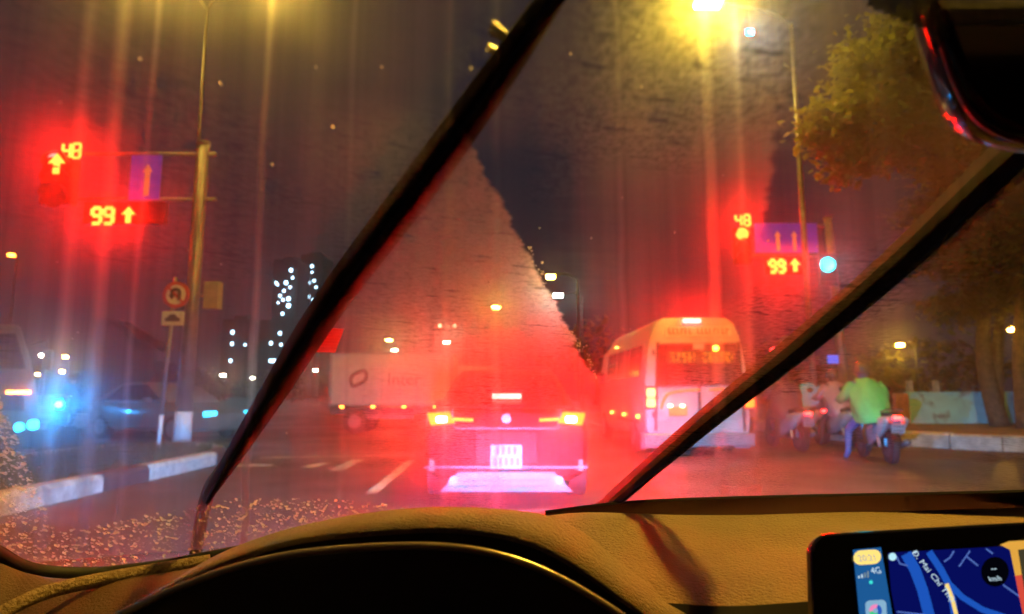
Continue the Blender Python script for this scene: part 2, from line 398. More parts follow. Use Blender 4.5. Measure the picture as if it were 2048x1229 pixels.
for px, py, zh, m, lab, s in ((85, 710, 5, 'warmwhite', 'white lamp at the far left above the headlights', .6), (131, 713, 5, 'sodiumfar', 'upper yellow lamp of the pair on the far left', .45), (124, 742, 4, 'sodiumfar', 'lower yellow lamp of the pair on the far left', .5),
                              (75, 748, 3.6, 'sodiumfar', 'small yellow lamp under the white one on the far left', .3), (318, 767, 2.6, 'orange', 'small yellow lamp seen beside the no U-turn post', 1.2), (24, 509, 12, 'orange', 'small orange lamp high at the left edge', .7)):
    far_lamp(px, py, zh, .4, m, lab, s)

# ---- LED digits
SEG = {'a': (0, 1, 1, 1), 'b': (1, 1, 1, .5), 'c': (1, .5, 1, 0), 'd': (0, 0, 1, 0), 'e': (0, .5, 0, 0), 'f': (0, 1, 0, .5), 'g': (0, .5, 1, .5)}
DIG = {'4': 'fgbc', '8': 'abcdefg', '9': 'abcdfg'}
def digit(root, ch, c, w, h, th, m='led'):
    d = MB(); x0, z0 = c.x - w / 2, c.z - h / 2
    for s_ in DIG[ch]:
        a = SEG[s_]; p, q_ = Vector((x0 + a[0] * w, c.y, z0 + a[1] * h)), Vector((x0 + a[2] * w, c.y, z0 + a[3] * h))
        horizontal = abs(p.z - q_.z) < 1e-6
        d.box((p + q_) / 2, ((w - th * .3 if horizontal else th), .02, (th if horizontal else h / 2 - th * .3)))
    return wb(d, 'digit', m, root)
def arrow(root, c, s, m='led', name='arrow'):
    P = [(-.16, -.5), (.16, -.5), (.16, .05), (.42, .05), (0, .55), (-.42, .05), (-.16, .05)]
    return wb(MB().prism([c + Vector((x * s, 0, z * s)) for x, z in P], (0, -.015, 0)), name, m, root)
def gantry(label, Y, top, base, arms, sign, strokes, panel, digits, arr, head, count, hm):
    bp = Vector((at(*base, Y).x, Y, 0)); tp = at(*top, Y)
    t = thing('signal_gantry', label, 'traffic light', bp, 0, 'traffic signal gantries')
    k = Y / F
    wb(MB().tube([bp, (bp + tp) / 2, tp], [.16, .13, .115], 14), 'pole', 'steel', t, smooth=True)
    wb(MB().disc(tp - Vector((0, 0, .01)), .13, .05, 'z', 14), 'pole_cap', 'steel', t)
    wb(MB().box(bp + Vector((0, 0, .2)), (.5, .5, .08)), 'base_plate', 'steel', t)
    wb(MB().tube([bp + Vector((0, 0, .24)), bp + (tp - bp) * .13], [.168, .165], 14), 'reflective_sleeve', 'sleeve', t, smooth=True)
    for x1, x2, y in arms: wb(MB().tube([at(x1, y, Y), at(x2, y, Y)], .045, 8), 'arm', 'steel', t, smooth=True)
    a, c = at(sign[0], sign[1], Y - .1), at(sign[2], sign[3], Y - .1)
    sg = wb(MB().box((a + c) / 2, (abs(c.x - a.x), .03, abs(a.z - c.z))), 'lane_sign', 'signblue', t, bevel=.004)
    for x, y1, y2 in strokes:
        p, q_ = at(x, y1, Y - .125), at(x, y2, Y - .125)
        w_ = .055; h_ = p.z - q_.z
        ar = MB().prism([Vector(((p.x + q_.x) / 2 + dx, Y - .12, q_.z + dz)) for dx, dz in ((-w_, 0), (w_, 0), (w_, h_ * .75), (w_ * 1.9, h_ * .72), (0, h_), (-w_ * 1.9, h_ * .72), (-w_, h_ * .75))], (0, -.006, 0))
        wb(ar, 'lane_arrow', 'signwhite', t)
    a, c = at(panel[0], panel[1], Y - .1), at(panel[2], panel[3], Y - .1)
    wb(MB().box((a + c) / 2, (abs(c.x - a.x), .12, abs(a.z - c.z))), 'countdown_panel', 'ledoff', t, bevel=.01)
    for ch, x, y, w, h in digits: digit(t, ch, at(x, y, Y - .18), w * k, h * k, 7.2 * k)
    for x, y, s_ in arr: arrow(t, at(x, y, Y - .18), s_ * k)
    a, c = at(head[0], head[1], Y - .1), at(head[2], head[3], Y - .1)
    hs = wb(MB().box((a + c) / 2, (abs(c.x - a.x), .2, abs(a.z - c.z))), 'signal_head', 'black', t, bevel=.02)
    hx = (a.x + c.x) / 2; n_ = 3; r_ = abs(c.x - a.x) * .36; dz = (a.z - c.z) / n_
    for i in range(n_):
        cc = Vector((hx, Y - .2, a.z - dz * (i + .5)))
        wb(MB().disc(cc, r_, -.02, 'y', 18), 'signal_lens', ('ledoff' if not (i == 0 and hm == 'ball') else 'led'), t)
        vz = MB(); vz.loft([[cc + Vector((math.cos(a_) * r_ * 1.1, dy, math.sin(a_) * r_ * 1.1)) for a_ in [PI * .0 + PI * j / 10 for j in range(11)]] for dy in (0, -.16)], cap=False, closed=False)
        wb(vz, 'visor', 'black', t, thick=.01)
    if hm != 'ball': arrow(t, Vector((hx, Y - .235, a.z - dz * .5)), r_ * 1.7)
    for ch, x, y, w, h in count: digit(t, ch, at(x, y, Y - .2), w * k, h * k, 4.6 * k)
    return t
gl = gantry('red 48 and 99 countdown signals hung from the grey pole on the left median', 12.9, (408, 288), (362, 905), ((150, 432, 309), (120, 432, 399)),
            (264, 311, 318, 400), ((294, 328, 392),), (172, 406, 332, 450), (('9', 193, 432, 17, 32), ('9', 217, 432, 17, 32)), ((257, 431, 32),),
            (92, 318, 148, 412), (('4', 133, 302, 15, 30), ('8', 153, 302, 15, 30)), 'arrow')
wb(MB().box(at(104, 312, 12.7), (.22, .06, .07)), 'lit_strip', 'tail', gl)
gr = gantry('red 48 and 99 countdown signals with green lamp on the pole right of the minibus', 19, (1655, 438), (1700, 868), ((1480, 1662, 452), (1500, 1668, 512)),
            (1508, 447, 1637, 506), ((1556, 462, 502), (1589, 462, 502)), (1528, 515, 1608, 550), (('9', 1546, 533, 12, 24), ('9', 1563, 533, 12, 24)), ((1590, 531, 26),),
            (1464, 458, 1502, 530), (('4', 1477, 441, 11, 22), ('8', 1494, 441, 11, 22)), 'ball')
wb(MB().disc(at(1655, 530, 18.7), .2, -.05, 'y', 20), 'green_lamp', 'greenled', gr)
wb(MB().box(at(1655, 540, 18.8), (.5, .12, .95)), 'green_lamp_housing', 'black', gr, bevel=.02)
wb(MB().box(at(1666, 719, 18.6), (.3, .03, .24)), 'blue_plate', glow('blue_plate', (.03, .16, 1), 1.2), gr)
wb(MB().box(at(426, 592, 12.85), (.3, .22, .55)), 'control_box', 'greybox', gl, bevel=.015)
wb(MB().tube([at(398, 592, 12.9), at(426, 592, 12.9)], .03, 8), 'box_bracket', 'steel', gl)

# ---- no U-turn sign
Ys = 11.9; bs = Vector((at(315, 915, Ys).x, Ys, .16))
t = thing('road_sign', 'round red ringed no U-turn sign with small car plate on a thin post', 'road sign', bs)
wb(MB().tube([bs, at(352, 556, Ys)], .035, 10), 'post', 'steel', t, smooth=True)
wb(MB().tube([bs, bs + (at(352, 556, Ys) - bs) * .2], .04, 10), 'reflective_sleeve', 'sleeve', t, smooth=True)
c = at(352, 590, Ys - .06); r_ = 27 * Ys / F
wb(MB().disc(c, r_, .02, 'y', 36), 'sign_disc', 'signred', t)
wb(MB().disc(c - Vector((0, .004, 0)), r_ * .74, .01, 'y', 36), 'sign_face', 'signwhite', t)
u = [c + Vector((x * r_, -.012, z * r_)) for x, z in ((.27, -.42), (.27, .25), (.18, .38), (0, .42), (-.18, .38), (-.27, .25), (-.27, -.05))]
wb(MB().tube(u, .032, 6), 'turn_symbol', 'signblack', t)
wb(MB().prism([c + Vector((x * r_, -.012, z * r_)) for x, z in ((-.50, -.02), (-.04, -.02), (-.27, -.36))], (0, -.012, 0)), 'turn_arrowhead', 'signblack', t)
wb(MB().box(c + Vector((0, -.02, 0)), (r_ * 1.75, .006, .042), Matrix.Rotation(R(45), 3, 'Y')), 'red_bar', 'signred', t)
c2 = at(346, 637, Ys - .06)
wb(MB().box(c2, (44 * Ys / F, .02, 28 * Ys / F)), 'plate', 'signwhite', t, bevel=.004)
wb(MB().prism([c2 + Vector((x, -.012, z)) for x, z in ((-.13, -.06), (.13, -.06), (.14, 0), (.08, .02), (.05, .07), (-.05, .07), (-.09, .02), (-.14, 0))], (0, -.006, 0)), 'car_symbol', 'signblack', t)

# ---- small round signs beyond the van
t = thing('road_sign', 'pair of small round signs on a post right of the minibus', 'road sign', (at(1572, 700, 24).x, 24, 0))
wb(MB().tube([Vector(t.location), at(1572, 672, 24)], .03, 8), 'post', 'steel', t)
for y in (685, 713): wb(MB().disc(at(1572, y, 23.9), .26, .02, 'y', 24), 'sign_disc', 'silver', t)
wb(MB().disc(at(1548, 702, 23.9), .11, .03, 'y', 16), 'red_lamp', 'smallred', t)
wb(MB().tube([at(1548, 702, 24), at(1572, 702, 24)], .02, 6), 'lamp_bracket', 'darksteel', t)

# ---- low mint wall on the right pavement
wl = thing('garden_wall', 'low stained mint plaster wall behind the right kerb', 'wall', (at(1800, 840, 20).x, 20, .28))
xw0, xw1 = at(1815, 800, 20).x, at(2200, 800, 20).x
wz = at(1900, 787, 20).z
wb(MB().box(((xw0 + xw1) / 2, 20, (.28 + wz) / 2), (xw1 - xw0, .18, wz - .28)), 'wall_face', 'mint', wl)
wb(MB().box(((xw0 + xw1) / 2, 20, wz + .02), (xw1 - xw0, .24, .05)), 'coping', 'mint', wl)
xo = at(1790, 800, 20).x
wb(MB().box(((xw0 + xo) / 2 - .01, 20.02, .28 + (wz - .28) / 2), (xw0 - xo - .004, .17, wz - .28)), 'orange_end', 'brickorange', wl)
for px in (1820, 1873):
    p = at(px, 787, 20.4); wb(MB().box(p + Vector((0, 0, .14)), (.14, .14, .5)), 'post', 'kerbg', wl)
# ================================================================== TREES
for k_ in ('leaf', 'leafdark'):
    nt = M[k_].node_tree; p_ = nt.nodes['Principled BSDF']; tl = nt.nodes.new('ShaderNodeBsdfTranslucent'); mx = nt.nodes.new('ShaderNodeMixShader'); mx.inputs[0].default_value = .45
    tl.inputs[0].default_value = (.30, .32, .03, 1) if k_ == 'leaf' else (.2, .21, .025, 1)
    nt.links.new(p_.outputs[0], mx.inputs[1]); nt.links.new(tl.outputs[0], mx.inputs[2]); nt.links.new(mx.outputs[0], nt.nodes['Material Output'].inputs[0])
def tree(label, trunks, blobs, nleaf, size, m, limbs=()):
    base = Vector(trunks[0][0][0]); t = thing('tree', label, 'tree', base, 0, 'roadside trees')
    for pts_, r0, r1 in trunks:
        P_ = cr(pts_, 5); wb(MB().tube(P_, [r0 + (r1 - r0) * i / (len(P_) - 1) for i in range(len(P_))], 10), 'trunk', 'bark', t, smooth=True)
    for a, c, r0 in limbs:
        a, c = Vector(a), Vector(c); mid = (a + c) / 2 + Vector((0, 0, .5))
        wb(MB().tube(cr([a, mid, c], 4), [r0 * (1 - .08 * i) for i in range(9)], 7), 'limb', 'bark', t, smooth=True)
    g = MB(); tot = sum(b_[1] ** 2 for b_ in blobs)
    for c, r, sq in blobs:
        c = Vector(c)
        # twig clumps, each carrying leaves
        k = int(nleaf * r * r / tot); ncl = max(6, k // 26)
        cl = []
        while len(cl) < ncl:
            p = Vector((random.uniform(-1, 1), random.uniform(-1, 1), random.uniform(-1, 1)))
            if .35 < p.length < 1: cl.append(c + Vector((p.x * r, p.y * r, p.z * r * sq)))
        for i in range(k):
            q_ = random.choice(cl); sp = r * .16 + .12
            p = q_ + Vector((random.gauss(0, sp), random.gauss(0, sp), random.gauss(0, sp * .6)))
            a, e = random.uniform(0, 2 * PI), random.uniform(-.9, .5)
            d = Vector((math.cos(a) * math.cos(e), math.sin(a) * math.cos(e), math.sin(e))); s_ = d.cross(Vector((random.uniform(-.5, .5), random.uniform(-.5, .5), 1))).normalized()
            L_ = size * random.uniform(.6, 1.3); w_ = L_ * .28; nz = d.cross(s_) * L_ * .08
            g.bm.faces.new([g.bm.verts.new(v) for v in (p, p + d * L_ * .5 + s_ * w_ + nz, p + d * L_, p + d * L_ * .5 - s_ * w_ + nz)])
    wb(g, 'crown', m, t)
    return t
bt = at(2000, 852, 18.2); bt.z = .28
tree('leafy tree with pale twin trunk overhanging the right pavement', [((bt, bt + Vector((-.25, 0, 1.6)), at(1968, 640, 18.2), at(1985, 480, 17.6)), .24, .14), ((bt + Vector((.12, .25, 0)), at(1995, 700, 18.4), at(2010, 560, 18.6), at(2040, 400, 18.4)), .17, .1)],
     [(at(1800, 170, 14), 1.35, .7), (at(1890, 120, 14.5), 1.3, .7), (at(1720, 250, 14), 1.1, .5), (at(1850, 260, 14.5), 1.3, .55), (at(1660, 272, 14.2), .55, .4), (at(1960, 330, 15.5), 1.3, .6), (at(2060, 250, 15.5), 1.6, .8), (at(1780, 90, 14.5), .9, .6), (at(1700, 330, 14.6), .55, .4)],
     20000, .23, 'leaf', limbs=((at(1985, 480, 17.6), at(1850, 300, 15), .12), (at(1985, 480, 17.6), at(1960, 200, 15), .12), (at(1920, 400, 16.5), at(1740, 270, 14.4), .07)))
b2 = at(2052, 870, 16.8); b2.z = .28
tree('darker tree with straight pale trunk cut by the right edge', [((b2, at(2040, 700, 16.8), at(2052, 500, 16.8)), .2, .12)],
     [(at(1985, 470, 17), 1.25, .7), (at(2050, 560, 17), 1.3, .7), (at(1905, 520, 17.6), .95, .5), (at(1880, 420, 16.8), .9, .5), (at(1930, 610, 19), .9, .5), (at(2060, 420, 16.5), 1.2, .8)], 11000, .23, 'leafdark')
# far dark trees along the skyline
for k, (px, py, Y, r) in enumerate(((700, 745, 140, 5), (860, 752, 150, 5), (1190, 700, 70, 4.2), (1560, 745, 60, 3), (1730, 752, 55, 3), (1880, 740, 60, 4), (560, 765, 120, 4), (400, 770, 110, 4))):
    p = at(px, py, Y)
    tree(('dark far tree behind the box truck', 'dark far tree over the car roof', 'dark tree left of the minibus roof', 'dark far tree right of the minibus', 'dark far tree behind the green rider', 'dark far tree behind the garden hut', 'dark far tree under the lit tower', 'dark far tree behind the signal pole base')[k],
         [((Vector((p.x, Y, 0)), Vector((p.x + .2, Y, p.z * .6)), Vector((p.x, Y, p.z))), .25, .12)], [(p, r, .8), (p + Vector((r * .8, 0, -r * .2)), r * .7, .7), (p + Vector((-r * .8, 0, -r * .25)), r * .7, .7)], 1100, .8, 'leafdark')

# ================================================================== FAR BUILDINGS
def tower(label, px0, px1, ptop, Y, wins, m='winlit', rr=.55):
    a, c = at(px0, ptop, Y), at(px1, ptop, Y)
    t = thing('tower', label, 'building', ((a.x + c.x) / 2, Y + 8, 0), 0, 'far towers'); w = c.x - a.x
    wb(MB().box(((a.x + c.x) / 2, Y + 8, a.z / 2), (w, 16, a.z)), 'wall', 'facade', t)
    wb(MB().box(((a.x + c.x) / 2, Y + 8, a.z + 1), (w * .5, 8, 2)), 'roof_plant', 'facade', t)
    k = 0
    while k * 3.4 + 4 < a.z - 2:
        wb(MB().box(((a.x + c.x) / 2, Y - .1, k * 3.4 + 4), (w * 1.01, .3, .35)), 'floor_slab', 'facade', t); k += 1
    for x, y, s_ in wins:
        p = at(x, y, Y - .3); wb(MB().box(p, (rr * s_, .2, rr * 1.2 * s_)), 'window', m, t)
tower('dark tower with a column of blue white lit windows behind the wiper', 548, 596, 520, 260, [(582, 541, 1.6), (572, 566, 1.7), (555, 570, 1), (560, 592, 1.2), (577, 598, 1.7), (566, 600, 1.2), (577, 612, 1.9), (585, 556, 1), (565, 628, 1.2), (575, 640, 1.3), (552, 566, 1), (568, 582, 1.2), (580, 575, 1), (556, 606, .8)])
tower('dark tower with cool lit windows just left of the wiper', 602, 646, 510, 280, [(624, 533, 1.4), (617, 566, 1.9), (628, 562, 1.2), (606, 592, 1.3), (616, 594, 1.8), (626, 600, 1), (620, 620, 1.2), (624, 545, .9), (632, 575, 1)])
tower('dark block with four lights in a column right of the signal pole', 445, 500, 640, 240, [(465, 665, 1.5), (464, 688, 1.3), (461, 722, 1.4), (490, 690, .9)])
tower('dark block with small pale windows under the lit tower', 520, 600, 640, 220, [(541, 722, 1.3), (548, 722, 1.4), (542, 687, 1.2), (560, 667, 1.2), (562, 690, 1.0), (606, 708, 1.2)])
tower('low dark block with two warm lights above the car', 870, 925, 640, 230, [(880, 652, 1.6), (909, 652, 1.4), (896, 654, 1.1)], 'winwarm')
tower('long dark block behind the left lamps', 150, 330, 742, 120, [(190, 780, .5), (240, 775, .5)], 'winwarm')

# ---- dark machine beyond the junction
Ym = 30; c = at(250, 800, Ym); t = thing('excavator', 'dark excavator with raised folded arm behind the left signals', 'excavator', (c.x, Ym, 0))
def P2(px, py): return at(px, py, Ym)
wb(MB().prism([P2(*p) + Vector((0, -.9, 0)) for p in ((214, 650), (236, 640), (262, 655), (288, 700), (292, 800), (214, 800))], (0, 1.8, 0)), 'cab', 'machine', t, bevel=.05)
wb(MB().prism([P2(*p) + Vector((0, -.2, 0)) for p in ((166, 806), (180, 800), (246, 660), (232, 648))], (0, .4, 0)), 'boom', 'machine', t, bevel=.03)
wb(MB().prism([P2(*p) + Vector((0, -.15, 0)) for p in ((236, 646), (262, 646), (334, 690), (328, 704), (250, 668))], (0, .3, 0)), 'arm', 'machine', t, bevel=.03)
wb(MB().box(Vector((c.x, Ym, .45)), (3.4, 2.4, .9)), 'track', 'rubber', t, bevel=.2)

# ================================================================== VEHICLES
def wheel(root, x, y, r, w, name='wheel'):
    o = MB().disc((x - w / 2, y, r), r, w, 'x', 26).build(name, 'tyre', root, bevel=.02)
    s = 1 if x > 0 else -1
    MB().disc((x + s * w / 2, y, r), r * .62, s * .012, 'x', 20).build('rim', 'silver', o)
def make_car(label, loc, rz, paint, lit, name='car', plate='plate'):
    t = thing(name, label, 'car', loc, rz)
    half = lambda sx, dz, ins: [(0, .24 + dz), (.70 * sx, .24 + dz), (.84 * sx, .32 + dz * .5), (.90 * sx, .52), (.905 * sx, .74), (.875 * sx, .88 - ins), (.78 * sx, .965 - ins), (.4 * sx, 1.0 - ins), (0, 1.01 - ins)]
    rings = []
    for y, sx, dz, ins in ((.0, .90, .06, .04), (.06, .955, .02, .01), (.25, .985, 0, 0), (.7, 1, 0, 0), (1.6, 1.01, 0, .03), (2.6, 1.0, 0, .05), (3.3, .99, 0, .06), (4.0, .97, 0, .17), (4.45, .9, .02, .26), (4.58, .8, .06, .32)):
        h = half(sx, dz, ins); rings.append([Vector((x, y, z)) for x, z in h] + [Vector((-x, y, z)) for x, z in h[-2:0:-1]])
    MB().loft(rings).build('body', paint, t, smooth=True, bevel=.012)
    prof = [(.42, .99, .76), (.75, 1.19, .69), (1.15, 1.40, .60), (1.5, 1.46, .57), (2.2, 1.455, .57), (2.7, 1.33, .62), (3.25, .98, .74)]
    MB().loft([[Vector((s_ * w, y, z)) for s_, z, w in ((-1, .95, .8), (-1, z, wz), (0, z + .015, wz), (1, z, wz), (1, .95, .8))] for y, z, wz in prof]).build('roof', paint, t, smooth=True)
    MB().loft([[Vector((s_ * (w_ - .07), y - .012, z + .02)) for s_ in (-1, -.5, 0, .5, 1)] for y, z, w_ in ((.45, 1.0, .76), (.75, 1.185, .69), (1.10, 1.38, .61))], cap=False, closed=False).build('rear_window', 'glass', t, thick=.006)
    for s_ in (-1, 1):
        MB().prism([Vector((s_ * .80, .85, 1.0)), Vector((s_ * .62, 1.25, 1.385)), Vector((s_ * .60, 2.2, 1.41)), Vector((s_ * .76, 2.95, 1.02))], (s_ * .012, 0, 0)).build('side_window', 'glass', t)
        MB().loft([[Vector((s_ * .95 + dx, 2.72, 1.0)) + Vector((s_ * a, y, z)) for y, z in ((-.06, -.05), (.06, -.05), (.06, .07), (-.06, .07))] for a, dx in ((-.06, 0), (.12, 0))]).build('door_mirror', paint, t, bevel=.02)
        # lamp unit: dark red lens, bright core, thin bar running inwards
        MB().prism([Vector((s_ * x, -.004 + abs(x - .6) * .10, z)) for x, z in ((.54, .855), (.80, .83), (.84, .96), (.60, .975))], (0, -.035, 0)).build('tail_lamp', 'brake' if lit else 'signred', t, bevel=.01)
        MB().box((s_ * .68, -.05, .895), (.11, .02, .06)).build('lamp_core', 'brakecore' if lit else 'signred', t, bevel=.01)
        MB().box((s_ * .455, -.01, .892), (.21, .03, .03), Matrix.Rotation(s_ * R(-3), 3, 'Y')).build('light_bar', 'barlamp' if lit else 'signred', t)
        MB().box((s_ * .78, -.0, .42), (.05, .02, .12)).build('reflector', 'signred', t)
        MB().tube([(s_ * .55, -.05, .27), (s_ * .55, .15, .27)], .045, 12).build('exhaust', 'steel', t)
        for y in (.85, 3.6): wheel(t, s_ * .80, y, .32, .21)
        MB().box((s_ * .62, 4.54, .68), (.34, .08, .12)).build('headlamp', 'cyanlamp' if lit is False else 'silver', t, bevel=.02)
    MB().box((0, .55, 1.135), (.33, .03, .045), Matrix.Rotation(R(-30), 3, 'X')).build('high_brake_lamp', 'highbrake' if lit else 'signred', t)
    MB().box((0, -.01, .60), (.66, .03, .34)).build('plate_recess', 'rubber', t, bevel=.02)
    pl = MB().box((0, -.034, .51), (.33, .014, .245)).build('number_plate', plate, t, bevel=.004)
    for r_, n_ in ((.575, 4), (.46, 5)):
        for i in range(n_):
            MB().box(((i - (n_ - 1) / 2) * .06, -.0445, r_), (.034, .003, .08)).build('plate_character', 'signblack', pl)
    MB().prism([Vector((x, -.012, z)) for x, z in ((-.70, .15), (.70, .15), (.50, .36), (-.50, .36))], (0, -.03, 0)).build('diffuser', mat('diffuser_plastic', (.075, .08, .09), .4), t, bevel=.01)
    for z in (.21, .27): MB().box((0, -.052, z), (.9, .02, .018)).build('diffuser_slot', 'black', t)
    MB().box((0, .01, .40), (1.72, .05, .02)).build('bumper_seam', 'black', t)
    MB().box((0, .012, .80), (1.10, .05, .012)).build('boot_seam', 'black', t)
    for s_ in (-1, 1): MB().box((s_ * .56, .012, .90), (.012, .05, .20), Matrix.Rotation(R(s_ * 8), 3, 'Y')).build('boot_seam', 'black', t)
    MB().disc((0, -.03, .90), .05, .012, 'y', 18).build('badge', 'steel', t)
    MB().loft([[Vector((x, y, 1.015 + .02 * (y < .1))) for x in (-.7, -.35, 0, .35, .7)] for y in (.04, .16)], cap=False, closed=False).build('boot_lip', paint, t, thick=.015)
    return t
make_car('dark red saloon car directly ahead with bright brake lights on', (-.06, 6.97, 0), 0, 'carred', True)
make_car('white car waiting across the junction behind the sign posts', (-11.15, 18.4, 0), R(-115), 'carwhite', False)

# ---- minibus
YV = 12.5
def van():
    c = at(1398, 900, YV); t = thing('minibus', 'white high roofed minibus stopped in the right lane with brake lights on', 'minibus', (c.x, YV, 0))
    rz = R(1.5); X0 = c.x
    def ring(y, k, dz=0, top=2.64):
        h = [(0, .34), (.92, .34), (1.0, .5), (1.02, 1.0), (1.0, 1.45), (.96, 1.8), (.88, 2.25), (.78, top - .13), (.62, top - .02), (0, top)]
        return [Vector((X0 + s_ * x * k - y * math.tan(rz), YV + y, z + dz)) for s_, hh in ((1, h), (-1, h[-2:0:-1])) for x, z in hh]
    wb(MB().loft([ring(0, .975), ring(.08, 1.0), ring(1.5, 1.0), ring(4.2, 1.0), ring(4.8, .98, 0, 2.5), ring(5.6, .93, 0, 1.6), ring(5.75, .88, 0, 1.2)]), 'body', 'white', t, smooth=True, bevel=.02)
    q = lambda px, py, d=.03: at(px, py, YV - d)
    def poly(pts_, d=.03, th=.03): return MB().prism([q(x, y, d) for x, y in pts_], (0, th, 0))
    wb(poly(((1318, 690), (1473, 688), (1487, 768), (1314, 772)), .035, .05), 'rear_window', 'glass', t, bevel=.01)
    wb(poly(((1396, 690), (1401, 690), (1403, 880), (1398, 880)), .04, .03), 'door_gap', 'black', t)
    for xs in ((1313, 1318, 1314, 1309), (1475, 1480, 1493, 1488)):
        wb(poly(((xs[0], 684), (xs[1], 684), (xs[2], 862), (xs[3], 862)), .024, .02), 'door_seam', 'black', t)
    for py in (705, 830):
        for x in (1307, 1490): wb(MB().box(q(x, py, .03), (.05, .04, .10)), 'hinge', 'darksteel', t)
    wb(MB().box(q(1411, 846, .05), (.16, .03, .04)), 'door_handle', 'black', t)
    wb(MB().tube([q(x, y, .03) for x, y in ((1316, 688), (1475, 686), (1489, 769), (1312, 774), (1316, 688))], .012, 6), 'window_seal', 'rubber', t)
    wb(poly(((1386, 687), (1408, 687), (1408, 699), (1386, 699)), .06, .04), 'window_tab', 'white', t)
    lb = wb(MB().box(q(1384, 642, .06), (.34, .05, .075)), 'high_brake_lamp', 'highbrake', t, bevel=.01)
    band = wb(poly(((1330, 654), (1462, 652), (1464, 672), (1330, 674)), .02, .02), 'top_lettering_band', 'signwhite', t)
    rr = random.Random(3)
    for i in range(15):
        x = 1338 + i * 8.2
        if i in (6,): continue
        wb(MB().box(q(x, 663, .025), (.02, .006, .11)), 'letter_stroke', 'darksteel', t)
        if rr.random() < .8: wb(MB().box(q(x + 2.5, 663 + rr.choice((-4, 0, 4)), .025), (.045, .006, .022)), 'letter_stroke', 'darksteel', t)
    # dot matrix sign inside the rear window
    wb(poly(((1332, 703), (1472, 702), (1473, 727), (1332, 728)), .045, .02), 'led_board', 'ledoff', t)
    dm = MB()
    for (xa, n_) in ((1342, 17), (1406, 22)):
        for i in range(n_):
            for j in range(6):
                if (i % 4) != 3 and (rr.random() < .62): dm.box(q(xa + i * 2.9, 707 + j * 3.4, .06), (.017, .008, .02))
    wb(dm, 'led_dots', glow('led_yellow_green', (.75, .62, .03), 1.1), t)['kind'] = 'stuff'
    wb(MB().disc(q(1432, 697, .07), .05, .02, 'y', 14), 'inside_lamp', glow('cabin_lamp', (1, .75, .05), 22), t)
    # tail lamps
    for s_, x in ((-1, 1302), (1, 1500)):
        for py in (786, 806):
            wb(MB().box(q(x, py, .05), (.17, .08, .17)), 'tail_lamp', glow('van_tail', (1, .0050, .002), 420) if s_ < 0 else glow('tail_side', (1, .10, .01), 14), t, bevel=.03)
        wb(poly(((x - 12, 772), (x + 11, 772), (x + 13, 818), (x - 12, 820)), .03, .03), 'lamp_bezel', 'signred', t)
    bar = glow('orange_bar', (1, .16, .012), 2.6)
    for pts_ in (((1322, 818), (1328, 800), (1338, 788), (1362, 783), (1400, 780)), ((1418, 780), (1460, 780), (1488, 780), (1497, 786), (1502, 806))):
        wb(MB().tube(cr([q(*p, .05) for p in pts_], 5), .022, 8), 'light_strip', bar, t, smooth=True)
    wb(poly(((1338, 815), (1375, 813), (1375, 832), (1338, 834)), .05, .02), 'number_plate', 'plateyellow', t, bevel=.004)
    for x in (1341, 1365): wb(MB().box(q(x, 812, .09), (.07, .03, .05)), 'plate_lamp', glow('plate_lamp', (1, .9, .6), 8), t)
    wb(poly(((1288, 868), (1512, 866), (1512, 893), (1288, 896)), .10, .12), 'bumper', 'silver', t, bevel=.03)
    wb(poly(((1316, 842), (1486, 840), (1486, 864), (1316, 866)), .028, .02), 'lower_panel', 'white', t)
    # left flank: dark windows, amber side markers
    for y0, y1 in ((.35, 1.45), (1.6, 2.9), (3.05, 4.1)):
        wb(MB().prism([Vector((X0 - x - y * math.tan(rz), YV + y, z)) for y, z, x in ((y0, 1.5, 1.006), (y1, 1.5, 1.006), (y1, 2.12, .925), (y0, 2.12, .925))], (-.015, 0, 0)), 'side_window', 'glass', t)
    for y in (.5, 1.9, 3.4): wb(MB().box((X0 - 1.035 - y * math.tan(rz), YV + y, .72), (.03, .09, .05)), 'side_marker', 'orange', t)
    wb(MB().box((X0 - 1.024 - 2 * math.tan(rz), YV + 2.2, .62), (.01, 3.9, .05)), 'side_rub_strip', 'darksteel', t)
    for s_ in (-1, 1):
        for y in (1.1, 4.7):
            x = X0 + s_ * .90 - y * math.tan(rz)
            o = wb(MB().disc((x - .1, YV + y, .35), .35, .2, 'x', 26), 'wheel', 'tyre', t, bevel=.02)
            wb(MB().disc((x + s_ * .1, YV + y, .35), .22, s_ * .012, 'x', 18), 'rim', 'silver', t)
        wb(MB().box((X0 + s_ * 1.16, YV + 4.75, 1.55), (.16, .08, .3)), 'door_mirror', 'black', t, bevel=.03)
        wb(MB().box((X0 + s_ * .9, YV + .2, .28), (.3, .03, .3)), 'mud_flap', 'silver', t)
van()

